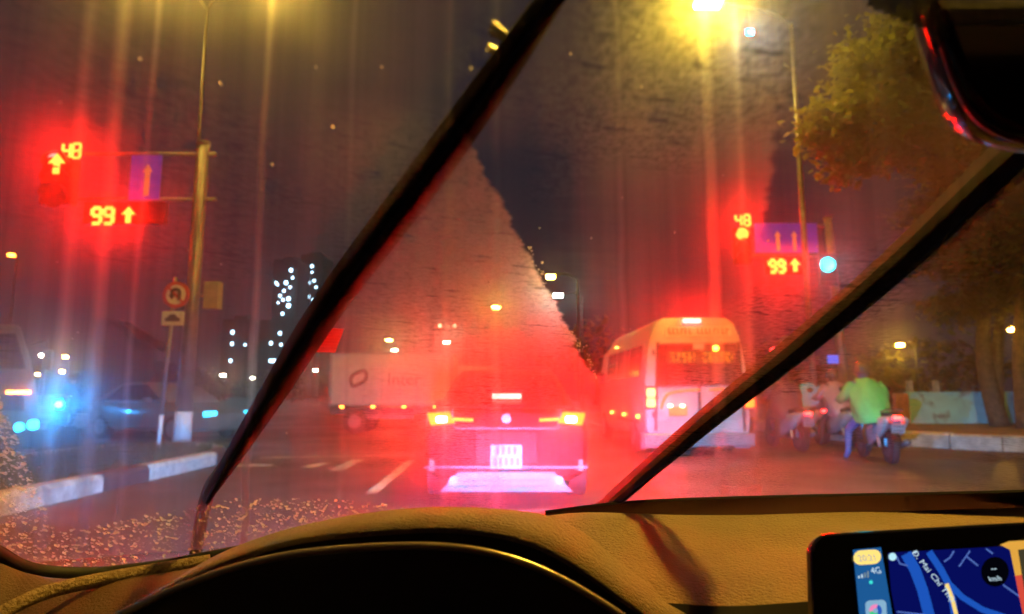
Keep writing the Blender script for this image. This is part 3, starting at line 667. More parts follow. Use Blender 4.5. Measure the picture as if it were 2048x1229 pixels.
# ---- white box truck crossing behind
YT = 19.0
def truck():
    a, c = at(660, 706, YT), at(905, 812, YT)
    t = thing('box_truck', 'white box truck with red ring logo crossing beyond the car', 'truck', ((a.x + c.x) / 2, YT + 1, 0))
    bx = wb(MB().box(((a.x + c.x) / 2, YT + 1, (a.z + c.z) / 2), (c.x - a.x, 2.0, a.z - c.z)), 'cargo_box', 'truckwhite', t, bevel=.03)
    for x in (a.x + .04, c.x - .04):
        wb(MB().box((x, YT - .012, (a.z + c.z) / 2), (.07, .03, a.z - c.z - .04)), 'corner_post', 'silver', t)
    for z in (a.z - .03, c.z + .03):
        wb(MB().box(((a.x + c.x) / 2, YT - .016, z), (c.x - a.x - .02, .03, .06)), 'edge_rail', 'silver', t)
    lg = at(717, 757, YT - .02)
    for k in range(1, 7):
        wb(MB().box((a.x + (c.x - a.x) * k / 7, YT - .004, (a.z + c.z) / 2), (.018, .012, a.z - c.z - .14)), 'panel_joint', 'silver', t)
    for k in range(4): wb(MB().box((a.x + .4 + k * .9, YT - .02, c.z - .03), (.09, .04, .045)), 'side_marker', 'orange', t)
    wb(MB().box((a.x + .1, YT + 1, c.z - .16), (.06, 1.9, .12)), 'rear_bumper', 'darksteel', t)
    P_ = [(-.22, -.10), (-.22, .02), (-.14, .10), (.08, .22), (.18, .20), (.22, .12), (.22, -.01), (.14, -.10), (-.08, -.21), (-.18, -.2)]
    ring = MB()
    outer = cr([lg + Vector((x, 0, z)) for x, z in P_ + P_[:1]], 3); 
    wb(ring.tube([p * 1 for p in outer], .052, 6, cap=False), 'logo_ring', mat('logo_red', (.16, .015, .015), .5), t)
    wtext('Inter', .50, 'lettering', mat('logo_grey', (.10, .07, .08), .5), t, at(808, 760, YT - .02), extrude=.004)
    ch = c.z - .12
    wb(MB().box(((a.x + c.x) / 2 + .6, YT + 1, ch - .05), (c.x - a.x + 1.4, .8, .18)), 'chassis', 'darksteel', t)
    cx = c.x + .85
    wb(MB().prism([Vector((cx + x, YT + .1, z)) for x, z in ((-.75, .45), (.75, .45), (.8, 1.0), (.62, 1.25), (.45, 1.95), (-.7, 2.0))], (0, 1.8, 0)), 'cab', 'white', t, bevel=.05)
    wb(MB().prism([Vector((cx + x, YT + .085, z)) for x, z in ((-.5, 1.2), (.5, 1.2), (.36, 1.8), (-.5, 1.8))], (0, .02, 0)), 'cab_window', 'glass', t)
    for x in (a.x + .75, c.x - .6, cx + .1):
        for y in (YT + .12, YT + 1.65):
            wb(MB().disc((x, y, .36), .36, .24, 'y', 24), 'wheel', 'tyre', t, bevel=.02)
        wb(MB().disc((x, YT + .12, .36), .19, -.015, 'y', 18), 'rim', 'silver', t)
    wb(MB().box(((a.x + c.x) / 2 - .1, YT + .2, .5), (1.5, .04, .12)), 'side_guard', 'steel', t)
truck()

# ---- oncoming lorry at the far left edge
YL = 11.5
t = thing('lorry', 'beige lorry front with cyan headlights at the far left edge', 'lorry', (at(-10, 850, YL).x, YL, 0))
q = lambda px, py, d=0: at(px, py, YL - d)
wb(MB().prism([q(*p) for p in ((-190, 640), (40, 650), (62, 720), (78, 800), (80, 900), (-200, 900))], (-2.6, 3.0, 0)), 'cab', 'beige', t, bevel=.06)
wb(MB().prism([q(*p, .02) for p in ((-170, 665), (30, 668), (50, 738), (-180, 738))], (0, .03, 0)), 'windscreen', 'glass', t)
wb(MB().prism([q(*p, .03) for p in ((-150, 790), (45, 790), (45, 822), (-150, 822))], (0, .04, 0)), 'grille', 'black', t)
wb(MB().prism([q(*p, .06) for p in ((-200, 860), (88, 860), (88, 895), (-200, 895))], (0, .2, 0)), 'bumper', 'darksteel', t, bevel=.02)
for px, r_ in ((36, .075), (64, .085)): wb(MB().disc(q(px, 850 if px > 50 else 855, .08), r_, .05, 'y', 18), 'headlamp', 'cyanlamp', t)
for px in (20, 38, 53): wb(MB().box(q(px, 785, .05), (.11, .04, .05)), 'marker_lamp', 'orange', t)
for px in (-120, 55): wb(MB().disc(q(px, 905) + Vector((0, .6, .0)) * 1, .42, .3, 'x', 24), 'wheel', 'tyre', t)
wb(MB().tube([q(62, 690), q(95, 680, .1), q(95, 730, .1)], .02, 6), 'mirror_arm', 'black', t)
wb(MB().box(q(95, 720, .1), (.16, .06, .34)), 'mirror', 'black', t, bevel=.02)

# ================================================================== SCOOTERS AND RIDERS
def scooter(label, loc, rz, body='scooter', tail=True, head=False, side='scootergrey', lampmat='blueled'):
    t = thing('scooter', label, 'scooter', loc, rz, 'scooters waiting at the lights')
    for y in (-.62, .62):
        w = MB().disc((-.055, y, .27), .27, .11, 'x', 24).build('wheel', 'tyre', t, bevel=.03)
        for s in (-1, 1): MB().disc((s * .056, y, .27), .16, s * .006, 'x', 16).build('rim', 'darksteel', w)
    sec = [(-.98, .78, .05, .03), (-.85, .74, .11, .08), (-.55, .66, .17, .13), (-.2, .58, .17, .14), (.0, .46, .15, .10)]
    MB().loft([[Vector((w * math.cos(a), y, z + h * math.sin(a))) for a in [2 * PI * k / 12 for k in range(12)]] for y, z, w, h in sec]).build('tail_fairing', side, t, smooth=True)
    MB().loft([[Vector((w * x, y, z + h * zz)) for x, zz in ((-1, 0), (-.8, 1), (0, 1.15), (.8, 1), (1, 0), (0, -.4))] for y, z, w, h in ((-.80, .80, .10, .05), (-.5, .78, .15, .07), (-.1, .76, .15, .06), (.12, .74, .08, .05))]).build('seat', 'rubber', t, smooth=True)
    for s in (-1, 1):
        MB().loft([[Vector((s * x, y, z)) for x, z in ((.10, zt), (.19, zt - .04), (.205, (zt + zb_) / 2), (.17, zb_), (.10, zb_))] for y, zt, zb_ in ((-.92, .80, .66), (-.6, .79, .44), (-.2, .74, .30), (.05, .62, .28))]).build('side_panel', side, t, smooth=True)
    MB().tube(cr([(-.12, -.62, .86), (-.13, -.9, .90), (0, -1.0, .91), (.13, -.9, .90), (.12, -.62, .86)], 4), .012, 7).build('grab_rail', 'darksteel', t, smooth=True)
    MB().box((0, -.42, .36), (.24, .5, .22)).build('engine', 'black', t, bevel=.05)
    MB().box((0, .2, .30), (.30, .5, .10)).build('footboard', body, t, bevel=.03)
    MB().loft([[Vector((x, y + a, z)) for x, a in ((-w, .03), (-w * .5, .10), (0, .13), (w * .5, .10), (w, .03), (0, -.02))] for y, z, w in ((.42, .30, .16), (.46, .55, .20), (.42, .85, .17), (.36, 1.0, .12))]).build('leg_shield', body, t, smooth=True)
    MB().tube([(0, .62, .27), (0, .45, .7), (0, .38, 1.02)], .03, 8).build('fork', 'steel', t)
    MB().tube(cr([(-.36, .26, 1.03), (-.16, .36, 1.05), (.16, .36, 1.05), (.36, .26, 1.03)], 4), .016, 8).build('handlebar', 'black', t)
    MB().loft([[Vector((x * w, .36 + y, 1.04 + z * w * 1.1)) for x, z in ((-1, -.4), (-.7, .5), (0, .8), (.7, .5), (1, -.4), (0, -.8))] for y, w in ((-.06, .09), (.08, .13), (.16, .09))]).build('instrument_cowl', body, t, smooth=True)
    for s in (-1, 1):
        mr = MB().tube([(s * .28, .30, 1.04), (s * .36, .34, 1.22)], .008, 6).build('mirror_stem', 'black', t)
        MB().disc((s * .38, .34, 1.25), .055, .02, 'y', 14, 1.3).build('mirror', 'gloss', mr)
        MB().tube([(s * .17, -.62, .28), (s * .16, -.5, .62)], .028, 8).build('shock_absorber', 'steel', t)
        MB().box((s * .10, -.95, .70), (.05, .04, .04)).build('indicator', 'orange' if False else 'signred', t)
    MB().tube([(.17, -.05, .26), (.19, -.5, .30), (.19, -.85, .38)], [.03, .055, .05], 10).build('exhaust', 'darksteel', t, smooth=True)
    MB().loft([[Vector((x, -.62 + math.cos(a) * .31, .27 + math.sin(a) * .31)) for x in (-.07, 0, .07)] for a in [R(40 + 15 * k) for k in range(9)]], cap=False, closed=False).build('rear_mudguard', 'black', t, thick=.012)
    MB().box((0, -.985, .775), (.12, .05, .055)).build('tail_lamp', 'tail' if tail else 'signred', t, bevel=.012)
    p = MB().box((0, -.985, .60), (.20, .012, .15), Matrix.Rotation(R(14), 3, 'X')).build('number_plate', 'plate', t, bevel=.003)
    for i in range(4):
        for zz in (.035, -.035): MB().box(((i - 1.5) * .042, -.993 + (zz * -.25), .60 + zz), (.022, .004, .045), Matrix.Rotation(R(14), 3, 'X')).build('plate_character', 'signblack', p)
    MB().disc((0, .56, .90), .085, .03, 'y', 16).build('headlamp', lampmat if head else 'silver', t)
    return t
def person(label, loc, rz, coat, legs='dark', hel='helmet', drape=True, lean=.12, foot=1, group='riders on scooters'):
    t = thing('person', label, 'person', loc, rz, group)
    me = bpy.data.meshes.new('body'); sk = []
    V = []; E_ = []; Rr = []
    def add(p, r, par=None):
        V.append(p); Rr.append(r)
        if par is not None: E_.append((par, len(V) - 1))
        return len(V) - 1
    pel = add((0, -.22, .86), .145); sp = add((0, -.20 + lean * .4, 1.05), .145, pel); ch = add((0, -.20 + lean, 1.26), .16, sp); nk = add((0, -.18 + lean * 1.2, 1.42), .06, ch); hd = add((0, -.16 + lean * 1.4, 1.55), .085, nk); add((0, -.15 + lean * 1.4, 1.64), .06, hd)
    for s in (-1, 1):
        sh = add((s * .19, -.19 + lean, 1.33), .075, ch); el = add((s * .33, -.02, 1.12), .052, sh); wr = add((s * .33, .22, 1.06), .036, el); pm = add((s * .335, .27, 1.055), .034, wr)
        for k in range(4): a = add((s * (.31 + .018 * k), .325, 1.06), .011, pm); add((s * (.31 + .018 * k), .335, 1.03), .010, a)
        th = add((s * .30, .30, 1.04), .012, pm)
        if s == foot: pts_ = [((s * .12, -.12, .80), .105), ((s * .26, .10, .52), .072), ((s * .32, .02, .14), .048), ((s * .33, .14, .05), .042)]
        else: pts_ = [((s * .12, -.12, .80), .105), ((s * .19, .22, .70), .072), ((s * .15, .18, .44), .05), ((s * .15, .32, .39), .042)]
        a = pel
        for p, r in pts_: a = add(p, r, a)
    me.from_pydata(V, E_, []); o = bpy.data.objects.new('body', me); COL.objects.link(o); o.parent = t
    md = o.modifiers.new('skin', 'SKIN'); md.use_smooth_shade = True
    for i, r in enumerate(Rr): me.skin_vertices[0].data[i].radius = (r, r)
    me.skin_vertices[0].data[0].use_root = True
    sb = o.modifiers.new('sub', 'SUBSURF'); sb.levels = sb.render_levels = 2
    me.materials.append(M[legs])
    hc = Vector((0, -.155 + lean * 1.4, 1.60))
    h = MB(); h.loft([[hc + Vector((math.cos(a) * r, math.sin(a) * r * 1.15, z)) for a in [2 * PI * k / 16 for k in range(16)]] for r, z in ((.118, -.09), (.135, -.03), (.130, .05), (.10, .105), (.05, .13), (.012, .136))])
    hl = h.build('helmet', hel, t, smooth=True)
    MB().loft([[hc + Vector((math.cos(a) * r, math.sin(a) * r * 1.15 , z)) for a in [R(30 + 12 * k) for k in range(11)]] for r, z in ((.137, -.02), (.175, -.045))], cap=False, closed=False).build('helmet_peak', hel, hl, thick=.006)
    # face, looking forward
    MB().ball(hc + Vector((0, .055, -.075)), .092, 14, (.85, .95, 1.1)).build('face', 'skin', t, smooth=True)
    if drape:
        rs = random.Random(label); rings = []
        for z, w, d, yo in ((1.44, .085, .085, .02), (1.40, .17, .12, .0), (1.34, .25, .15, -.01), (1.22, .30, .19, -.02), (1.05, .32, .23, -.06), (.90, .315, .26, -.10), (.76, .30, .28, -.14), (.66, .27, .27, -.16)):
            rings.append([Vector((math.cos(a) * w * (1 + .08 * math.sin(5 * a + z * 9) + .04 * math.sin(9 * a - z * 14)), -.20 + lean * (z - .8) * 1.6 + yo * .4 + math.sin(a) * d * (1 + .09 * math.sin(4 * a - z * 8) + .05 * math.sin(11 * a + z * 10)), z + .02 * math.sin(3 * a + rs.random() * .3))) for a in [2 * PI * k / 24 for k in range(24)]])
        MB().loft(rings, cap=False).build('raincoat', coat, t, smooth=True, thick=.006, sub=1)
        for s in (-1, 1):
            MB().tube(cr([(s * .20, -.19 + lean, 1.33), (s * .345, -.03, 1.13), (s * .335, .18, 1.065)], 5), [.10] * 4 + [.085] * 4 + [.075] * 3, 12).build('sleeve', coat, t, smooth=True)
    return t
def place(px, py):
    g = ground(px, py); g.z = 0; return g
g1 = place(1775, 930)
scooter('dark grey scooter under the green rider, red tail light on', g1 + Vector((.25, .75, 0)), R(-9), side='scootergrey')
person('rider in a bright green raincoat sitting on a scooter near the right kerb', g1 + Vector((.05, .68, 0)), R(-4), 'greencoat', 'jeans', foot=-1)
g2 = place(1602, 905)
scooter('black scooter between the minibus and the pale blue rider', g2 + Vector((.0, .7, 0)), R(4))
person('rider in dark maroon clothing on the scooter nearest the minibus', g2 + Vector((-.02, .75, 0)), R(3), mat('maroon_coat', (.09, .03, .035), .6), 'dark')
g3 = place(1668, 893)
scooter('dark scooter partly hidden under the pale blue rider', g3 + Vector((0, 1.2, 0)), R(-3), tail=True)
person('small rider in a shiny pale blue raincoat among the scooters', g3 + Vector((.0, 1.2, -.02)), R(-3), 'bluecoat', 'dark', 'dark')
g4 = place(1712, 898)
scooter('dark scooter of the pink coated rider left of the green one', g4 + Vector((0, .8, 0)), R(2), tail=False)
person('rider in a dull pink raincoat beside the green rider', g4 + Vector((0, .82, 0)), R(2), 'pinkcoat', 'dark', foot=-1)
g5 = place(1560, 890)
scooter('scooter furthest forward just right of the minibus', g5 + Vector((.5, 4.2, 0)), R(5), tail=True)
person('rider in a brown coat furthest forward beside the minibus', g5 + Vector((.5, 4.25, 0)), R(5), mat('brown_coat', (.16, .09, .07), .6), 'dark')
# an oncoming scooter with a dazzling bluish headlight across the median
g6 = at(118, 818, 16.5); scooter('oncoming scooter with dazzling blue white headlight across the median', (g6.x, 17.05, 0), R(180), tail=False, head=True)
person('dark rider on the oncoming scooter across the median', (g6.x, 17.0, 0), R(180), 'dark', 'dark', 'dark', group='riders on scooters')

# ================================================================== OUR OWN CAR
UC, YB, ZB, AL, CV = .35, 1.15, .98, R(29), .2
def glass_pt(u, v, off=0.0):
    return Vector((u, YB - CV * (u - UC) ** 2 - v * math.cos(AL) + off * math.sin(AL), ZB + v * math.sin(AL) + off * math.cos(AL)))
def glass_px(px, py, off=0.0):
    d = ray(px, py); v = .2; k = 1.0
    for _ in range(40):                               # march the ray onto the curved glass
        u = d.x * k; y = d.y * k; z = HEYE + d.z * k
        v = (z - ZB - off * math.cos(AL)) / math.sin(AL)
        f = y - (YB - CV * (u - UC) ** 2 - v * math.cos(AL) + off * math.sin(AL))
        df = d.y + 2 * CV * (u - UC) * d.x + d.z / math.tan(AL)
        k -= f / df
    return d.x * k, v
def gp(px, py, off=0.0):
    return glass_pt(*glass_px(px, py, off), off)

# ---- bonnet, headlights, cabin shell
own = thing('own_car_shell', 'reddish bonnet of the own car below the windscreen', 'car', (UC, 1.4, 0))
bn = MB(); rows = []
for y, z, x0, x1 in ((1.16, .86, -.62, 1.32), (1.35, .875, -.68, 1.38), (1.7, .865, -.66, 1.36), (2.05, .82, -.60, 1.30), (2.25, .74, -.52, 1.22), (2.32, .60, -.48, 1.18)):
    rows.append([Vector((x0 + (x1 - x0) * k / 10, y - .10 * (2 * k / 10 - 1) ** 2, z - .10 * abs(2 * k / 10 - 1) ** 3)) for k in range(11)])
bn.loft(rows, cap=False, closed=False); wb(bn, 'bonnet', 'bonnet', own, smooth=True, thick=.01, sub=1)
wb(MB().box((UC, -.14, 1.50), (1.5, .72, .05)), 'roof', 'darktrim', own); wb(MB().box((UC, -.4, .8), (1.9, .05, 1.5)), 'seat_bulkhead', 'darktrim', own)
for x in (-.78, 1.5): wb(MB().box((x, .15, .62), (.06, 1.15, .75)), 'door', 'darktrim', own)
wb(MB().box((UC, .4, .28), (2.0, 1.6, .05)), 'floor_pan', 'darktrim', own)
for x in (-.36, 1.06):
    hp = Vector((x, 2.42, .60))
    wb(MB().disc(hp - Vector((0, .03, 0)), .07, .02, 'y', 16), 'headlight', 'silver', own)
    wb(MB().box(hp + Vector((0, .10, .055)), (.5, .004, .10)), 'beam_shield', 'black', own)       # the cut-off shield of a dipped beam
    wb(MB().box(hp + Vector((0, .06, .107)), (.5, .12, .004)), 'headlight_hood', 'black', own)
    ld = bpy.data.lights.new('dipped_beam', 'SPOT'); ld.energy = 5000; ld.color = (.02, .36, 1); ld.spot_size = R(95); ld.spot_blend = .3; ld.shadow_soft_size = .012
    lo = bpy.data.objects.new('dipped_beam', ld); COL.objects.link(lo); lo.parent = own
    lo.location = hp - Vector(own.location); lo.rotation_euler = (R(90 - 5), 0, R(2))

# ---- windscreen: clear pane, black seal, frit dots
ws = thing('windscreen', 'wet curved windscreen with black seal and dotted edge', 'windscreen', (UC, 1.1, .95))
pane = MB(); nu, nv = 24, 14
pane.loft([[glass_pt(-.80 + 2.3 * i / nu, -.17 + 1.05 * j / nv, -.004) for j in range(nv + 1)] for i in range(nu + 1)], cap=False, closed=False)
pm = bpy.data.materials.new('clear_pane'); pm.use_nodes = True; pm.node_tree.nodes.clear()
tr_ = pm.node_tree.nodes.new('ShaderNodeBsdfTransparent'); oo = pm.node_tree.nodes.new('ShaderNodeOutputMaterial'); pm.node_tree.links.new(tr_.outputs[0], oo.inputs[0]); tr_.inputs[0].default_value = (.97, .97, .97, 1)
wb(pane, 'pane', pm, ws, smooth=True)
seal = [gp(x, y, -.01) for x, y in ((-120, 1040), (-40, 1090), (0, 1112), (40, 1134), (100, 1147), (200, 1148), (330, 1133), (430, 1114), (520, 1098))]
wb(MB().tube(cr(seal, 6), .012, 8), 'seal', 'rubber', ws, smooth=True)
cow = [gp(x, y, -.006) for x, y in ((1090, 1024), (1200, 1010), (1330, 1000), (1600, 992), (1850, 987), (2150, 980))]; low = [gp(x, y, -.006) for x, y in ((1090, 1060), (1200, 1046), (1330, 1042), (1600, 1040), (1850, 1034), (2150, 1024))]
wb(MB().loft([cr(cow, 5), cr(low, 5)], cap=False, closed=False), 'frit_band', 'darktrim', ws, thick=.004)
fd = MB()
def in_frit(x, y):
    edge = 1853 + max(0, y) * .33 if y < 150 else 1902 + (y - 150) * .62
    return (x < edge + 20) and ((y < 58 - (1850 - x) * .42 and x > 1735) or (y >= 0 and edge - 10 - (14 if y > 150 else 4) < x and y < 262))
j = 0; y = -20
while y < 270:
    x = 1730 + (4.2 if j % 2 else 0)
    while x < 2000:
        if in_frit(x, y):
            u_, v_ = glass_px(x, y, -.005); c = glass_pt(u_, v_, -.005)
            e1 = Vector((1, 0, 0)) * .0013; e2 = (glass_pt(u_, v_ + .01, -.005) - c).normalized() * .0019
            fd.bm.faces.new([fd.bm.verts.new(c + e1 * math.cos(a) + e2 * math.sin(a)) for a in [PI * k / 4 for k in range(8)]])
        x += 8.4
    y += 7.2; j += 1
wb(fd, 'frit_dots', 'black', ws)['kind'] = 'stuff'

# ---- the smeared water film on the outside of the glass: a thin layer that scatters light forwards
fb = MB(); nu, nv = 40, 24
Lr = [[[fb.bm.verts.new(glass_pt(-.80 + 2.3 * i / nu, -.17 + 1.05 * j / nv, t_)) for j in range(nv + 1)] for i in range(nu + 1)] for t_ in (.0005, .0035)]
for i in range(nu):
    for j in range(nv):
        for k in (0, 1): fb.bm.faces.new((Lr[k][i][j], Lr[k][i + 1][j], Lr[k][i + 1][j + 1], Lr[k][i][j + 1]))
for i in range(nu):
    for j in (0, nv): fb.bm.faces.new((Lr[0][i][j], Lr[0][i + 1][j], Lr[1][i + 1][j], Lr[1][i][j]))
for j in range(nv):
    for i in (0, nu): fb.bm.faces.new((Lr[0][i][j], Lr[0][i][j + 1], Lr[1][i][j + 1], Lr[1][i][j]))
def film_mat():
    m = bpy.data.materials.new('water_film'); m.use_nodes = True; nt = m.node_tree; nt.nodes.clear()
    out = nt.nodes.new('ShaderNodeOutputMaterial'); tc = nt.nodes.new('ShaderNodeTexCoord'); sx = nt.nodes.new('ShaderNodeSeparateXYZ')
    nt.links.new(tc.outputs['Object'], sx.inputs[0])
    X_, Y_, Z_ = (S(nt, o_) for o_ in sx.outputs)
    v = (Z_ - ZB) / math.sin(AL)
    fan = X_ / Y_                                             # streaks fan out over the raked pane, upright from the driver's eye
    # jagged edges of the wiped patches
    def n2(x, y, det, rough=.55): return noise(nt, combine(nt, x, y, 0), 1, det, rough, '2D')
    jag = (n2(X_ * 9.0, v * 70.0, 2) - .5) * .014 + (n2(X_ * 9.0, v * 7.0 + 7.0, 2) - .5) * .030
    def side(p, q_):
        (u1, v1), (u2, v2) = glass_px(*p), glass_px(*q_); L_ = math.hypot(u2 - u1, v2 - v1); nx, ny = (v2 - v1) / L_, -(u2 - u1) / L_
        return (X_ * nx + v * ny) + (-(u1 * nx + v1 * ny)) + jag      # > 0 on the right of the way from p to q
    up = lambda s, w=.004: s.step(-w, w)
    s1 = side((1188, 755), (950, 310))          # left border of the clear wedge; the wedge lies to its right
    s2 = side((1130, 200), (1215, 740))         # its right border: clear to the right of the downward way -> i.e. the left in the picture
    s3 = side((1560, 715), (1180, 756))         # lower border
    clear1 = up(s1, .003) * up(s2, .035) * up(s3, .003) * v.step(glass_px(1000, 330)[1], glass_px(1000, 170)[1], 1.0, 0.0)
    s4 = side((1520, 480), (1562, 270)); s5 = side((1640, 260), (1640, 520)); s6 = side((1700, 490), (1400, 490)); s7 = side((1400, 270), (1700, 240))
    clear2 = up(s4) * up(s5, .05) * up(s6, .01) * up(s7, .04)
    c1 = clear1._m('MAXIMUM', clear2 * .9)
    region = 1.0 - c1 * .86
    # broad unevenness, fan streaks, mottling and thin wipe lines
    broad = n2(X_ * 3.0, v * 2.0, 1).step(.3, .7, .75, 1.2)
    st = n2(fan * 24.0, v * .7 + 1.7, 3, .6).step(.30, .72, .84, 1.16)
    rough_ = n2(X_ * 4.5 + 11.0, v * 3.5, 2).step(.47, .64, .06, 1.0)
    thick = up(s1 * -1.0, .003) * X_.step(glass_px(620, 600)[0], glass_px(860, 600)[0]) * v.step(glass_px(960, 800)[1], glass_px(960, 640)[1]) * v.step(glass_px(960, 330)[1], glass_px(960, 180)[1], 1.0, 0.0)
    rough_ = (rough_ * X_.step(-.30, .05, .35, 1.0))._m('MAXIMUM', thick * .8)
    mott = n2(X_ * 130.0, v * 300.0, 3, .8).step(.34, .64, .45, 1.35)
    mott = 1.0 + (mott - 1.0) * rough_
    lines = 1.0 + n2(X_ * 4.0, (v + X_ * -.10) * 330.0, 2).step(.56, .80, 0, .5) * rough_
    gaps = n2(X_ * 22.0, (v + X_ * .12) * 170.0, 2).step(.30, .37, 1.0, 0)
    wob = (n2(v * 7.0, fan * 6.0, 1) - .5) * .010
    rp = nt.nodes.new('ShaderNodeValToRGB'); rp.color_ramp.interpolation = 'EASE'; els = rp.color_ramp.elements
    els[0].position = 0; els[0].color = (0, 0, 0, 1); els[1].position = 1; els[1].color = (0, 0, 0, 1)
    for px_, py_, w_, g_ in ((125, 640, .016, 1.0), (208, 520, .016, 1.5), (303, 150, .006, 1.3), (537, 150, .006, 2.4), (700, 300, .006, .6), (893, 560, .010, .9), (990, 640, .008, 1.3), (1240, 500, .006, .7), (1418, 300, .012, 1.6), (1484, 380, .010, 1.0)):  # denser film lines set in line with lamps to imitate their upright glare
        d_ = ray(px_, py_); f_ = d_.x / d_.y
        for o_, g2 in ((-w_, 0), (0, g_ / 3), (w_, 0)): e_ = els.new((f_ + o_ + 1) / 2); e_.color = (g2, g2, g2, 1)
    nt.links.new(((fan + wob + 1.0) * .5).s, rp.inputs[0]); lamp_streaks = S(nt, rp.outputs[0]) * 3.0
    st = st + lamp_streaks
    thick2 = X_.step(glass_px(1080, 200)[0], glass_px(1260, 200)[0]) * X_.step(glass_px(1560, 200)[0], glass_px(1720, 200)[0], 1.0, 0.0) * v.step(glass_px(1400, 470)[1], glass_px(1400, 250)[1])
    region = region * (1.0 + thick * 2.2 + thick2 * .8) * X_.step(glass_px(1640, 760)[0], glass_px(1800, 760)[0], 1.0, .38)
    d = region * broad * st * mott * lines * (1.0 - gaps * rough_ * .75)
    sh = []
    for g_, dens, col in ((.972, 52.0, 1), (.88, 7.0, 1)):
        s_ = nt.nodes.new('ShaderNodeVolumeScatter'); s_.inputs['Anisotropy'].default_value = g_; s_.inputs['Color'].default_value = (1, 1, 1, 1)
        nt.links.new((d * dens).s, s_.inputs['Density']); sh.append(s_)
    ad = nt.nodes.new('ShaderNodeAddShader'); nt.links.new(sh[0].outputs[0], ad.inputs[0]); nt.links.new(sh[1].outputs[0], ad.inputs[1]); nt.links.new(ad.outputs[0], out.inputs['Volume'])
    return m
film = fb.build('water_film', film_mat()); tag(film, 'smeared film of rain water on the windscreen', 'water', kind='stuff')

# ---- rain drops left outside the wiped area
dr = MB(); rd = random.Random(5)
def in_drops(x, y):
    arc = 1062 - (x - 110) * .19 if x < 480 else 992 + ((x - 560) / 290) ** 2 * 22
    low_ = y > arc + 4 and x > 60 and x < 850
    left_ = x < (y - 790) * .40 and y > 760
    return low_ or left_
def drop_at(c, e1, e2, e3, r_):
    el = rd.uniform(.9, 1.9); top = dr.bm.verts.new(c + e3 * r_ * .75); R1, R2 = [], []
    for k in range(8):
        a = PI * k / 4; d_ = e1 * math.cos(a) + e2 * math.sin(a) * el
        R1.append(dr.bm.verts.new(c + d_ * r_)); R2.append(dr.bm.verts.new(c + d_ * r_ * .66 + e3 * r_ * .55))
    for k in range(8):
        k2 = (k + 1) % 8
        dr.bm.faces.new((R1[k], R1[k2], R2[k2], R2[k])); dr.bm.faces.new((R2[k], R2[k2], top))
cnt = 0
while cnt < 3300:
    x, y = rd.uniform(-10, 850), rd.uniform(760, 1150)
    if not in_drops(x, y): continue
    if rd.random() > (1.0 if x < 700 else .8): continue
    u_, v_ = glass_px(x, y, .004); c = glass_pt(u_, v_, .004); r_ = rd.choice((.0006, .0008, .0011, .0014, .0018, .0026)) * rd.uniform(.8, 1.2)
    e1 = Vector((1, 0, 0)); e2 = (glass_pt(u_, v_ + .01, .004) - c).normalized(); e3 = e1.cross(e2).normalized()
    drop_at(c, e1, e2, e3, r_)
    cnt += 1
# a string of beads along the edge of the smeared patch
for k in range(90):
    f = rd.random() ** .6; x, y = 1030 + 158 * f + rd.gauss(0, 5) + 8 * math.sin(f * 9), 455 + 300 * f + rd.gauss(0, 4)
    u_, v_ = glass_px(x, y, .004); c = glass_pt(u_, v_, .004); e1 = Vector((1, 0, 0)); e2 = (glass_pt(u_, v_ + .01, .004) - c).normalized()
    drop_at(c, e1, e2, e1.cross(e2).normalized(), rd.choice((.0006, .0008, .0012)))
for k in range(60):                                  # stray drops all over
    x, y = rd.uniform(20, 2030), rd.uniform(60, 950)
    u_, v_ = glass_px(x, y, .004); c = glass_pt(u_, v_, .004); e1 = Vector((1, 0, 0)); e2 = (glass_pt(u_, v_ + .01, .004) - c).normalized()
    drop_at(c, e1, e2, e1.cross(e2).normalized(), rd.choice((.0007, .0009, .0012)))
tag(dr.build('rain_drops', 'dropglass', smooth=True), 'countless fine rain drops on the lower left of the windscreen', 'water drops', kind='stuff')

# ---- wipers
def wiper(label, path, arm, clip=None):
    pts_ = [gp(x, y, .022) for x, y in path]
    t = thing('wiper', label, 'wiper', pts_[0], 0, 'windscreen wipers')
    P_ = cr(pts_, 6); nrm = Vector((0, math.sin(AL), math.cos(AL)))
    def strip(w, h, off, name, m, taper=True):
        rings = []
        for i, p in enumerate(P_):
            tg = (P_[min(i + 1, len(P_) - 1)] - P_[max(i - 1, 0)]).normalized(); sd = tg.cross(nrm).normalized(); f = i / (len(P_) - 1)
            k = 1 - .55 * abs(2 * f - 1) ** 3 if taper else 1
            rings.append([p + sd * w * k * a + nrm * (off + h * b_) for a, b_ in ((-1, 0), (-.5, 1), (.5, 1), (1, 0))])
        wb(MB().loft(rings), name, m, t, smooth=False)
    strip(.017, .018, -.004, 'blade_spoiler', 'rubber'); strip(.003, .016, -.018, 'rubber_edge', 'rubber', False)
    wb(MB().tube(cr([gp(x, y, .045) for x, y in arm], 5), .011, 8, flat=.6), 'arm', 'black', t, smooth=True)
    return t
w1 = wiper('long black wiper crossing the windscreen from the left bottom to the top centre', ((420, 985), (545, 785), (662, 600), (868, 325), (1125, -40)), ((388, 1125), (415, 990), (462, 915), (610, 680)))
w2 = wiper('black wiper slanting across in front of the minibus to the upper right', ((1215, 1008), (1400, 850), (1600, 690), (1800, 520), (2010, 318), (2130, 205)), ((1150, 1035), (1215, 1000), (1400, 862), (1560, 724)))
rt = mat('red_translucent', (.8, .02, .03), .4); nt = rt.node_tree; tl = nt.nodes.new('ShaderNodeBsdfTranslucent'); tl.inputs[0].default_value = (.9, .02, .05, 1); nt.links.new(tl.outputs[0], nt.nodes['Material Output'].inputs[0])
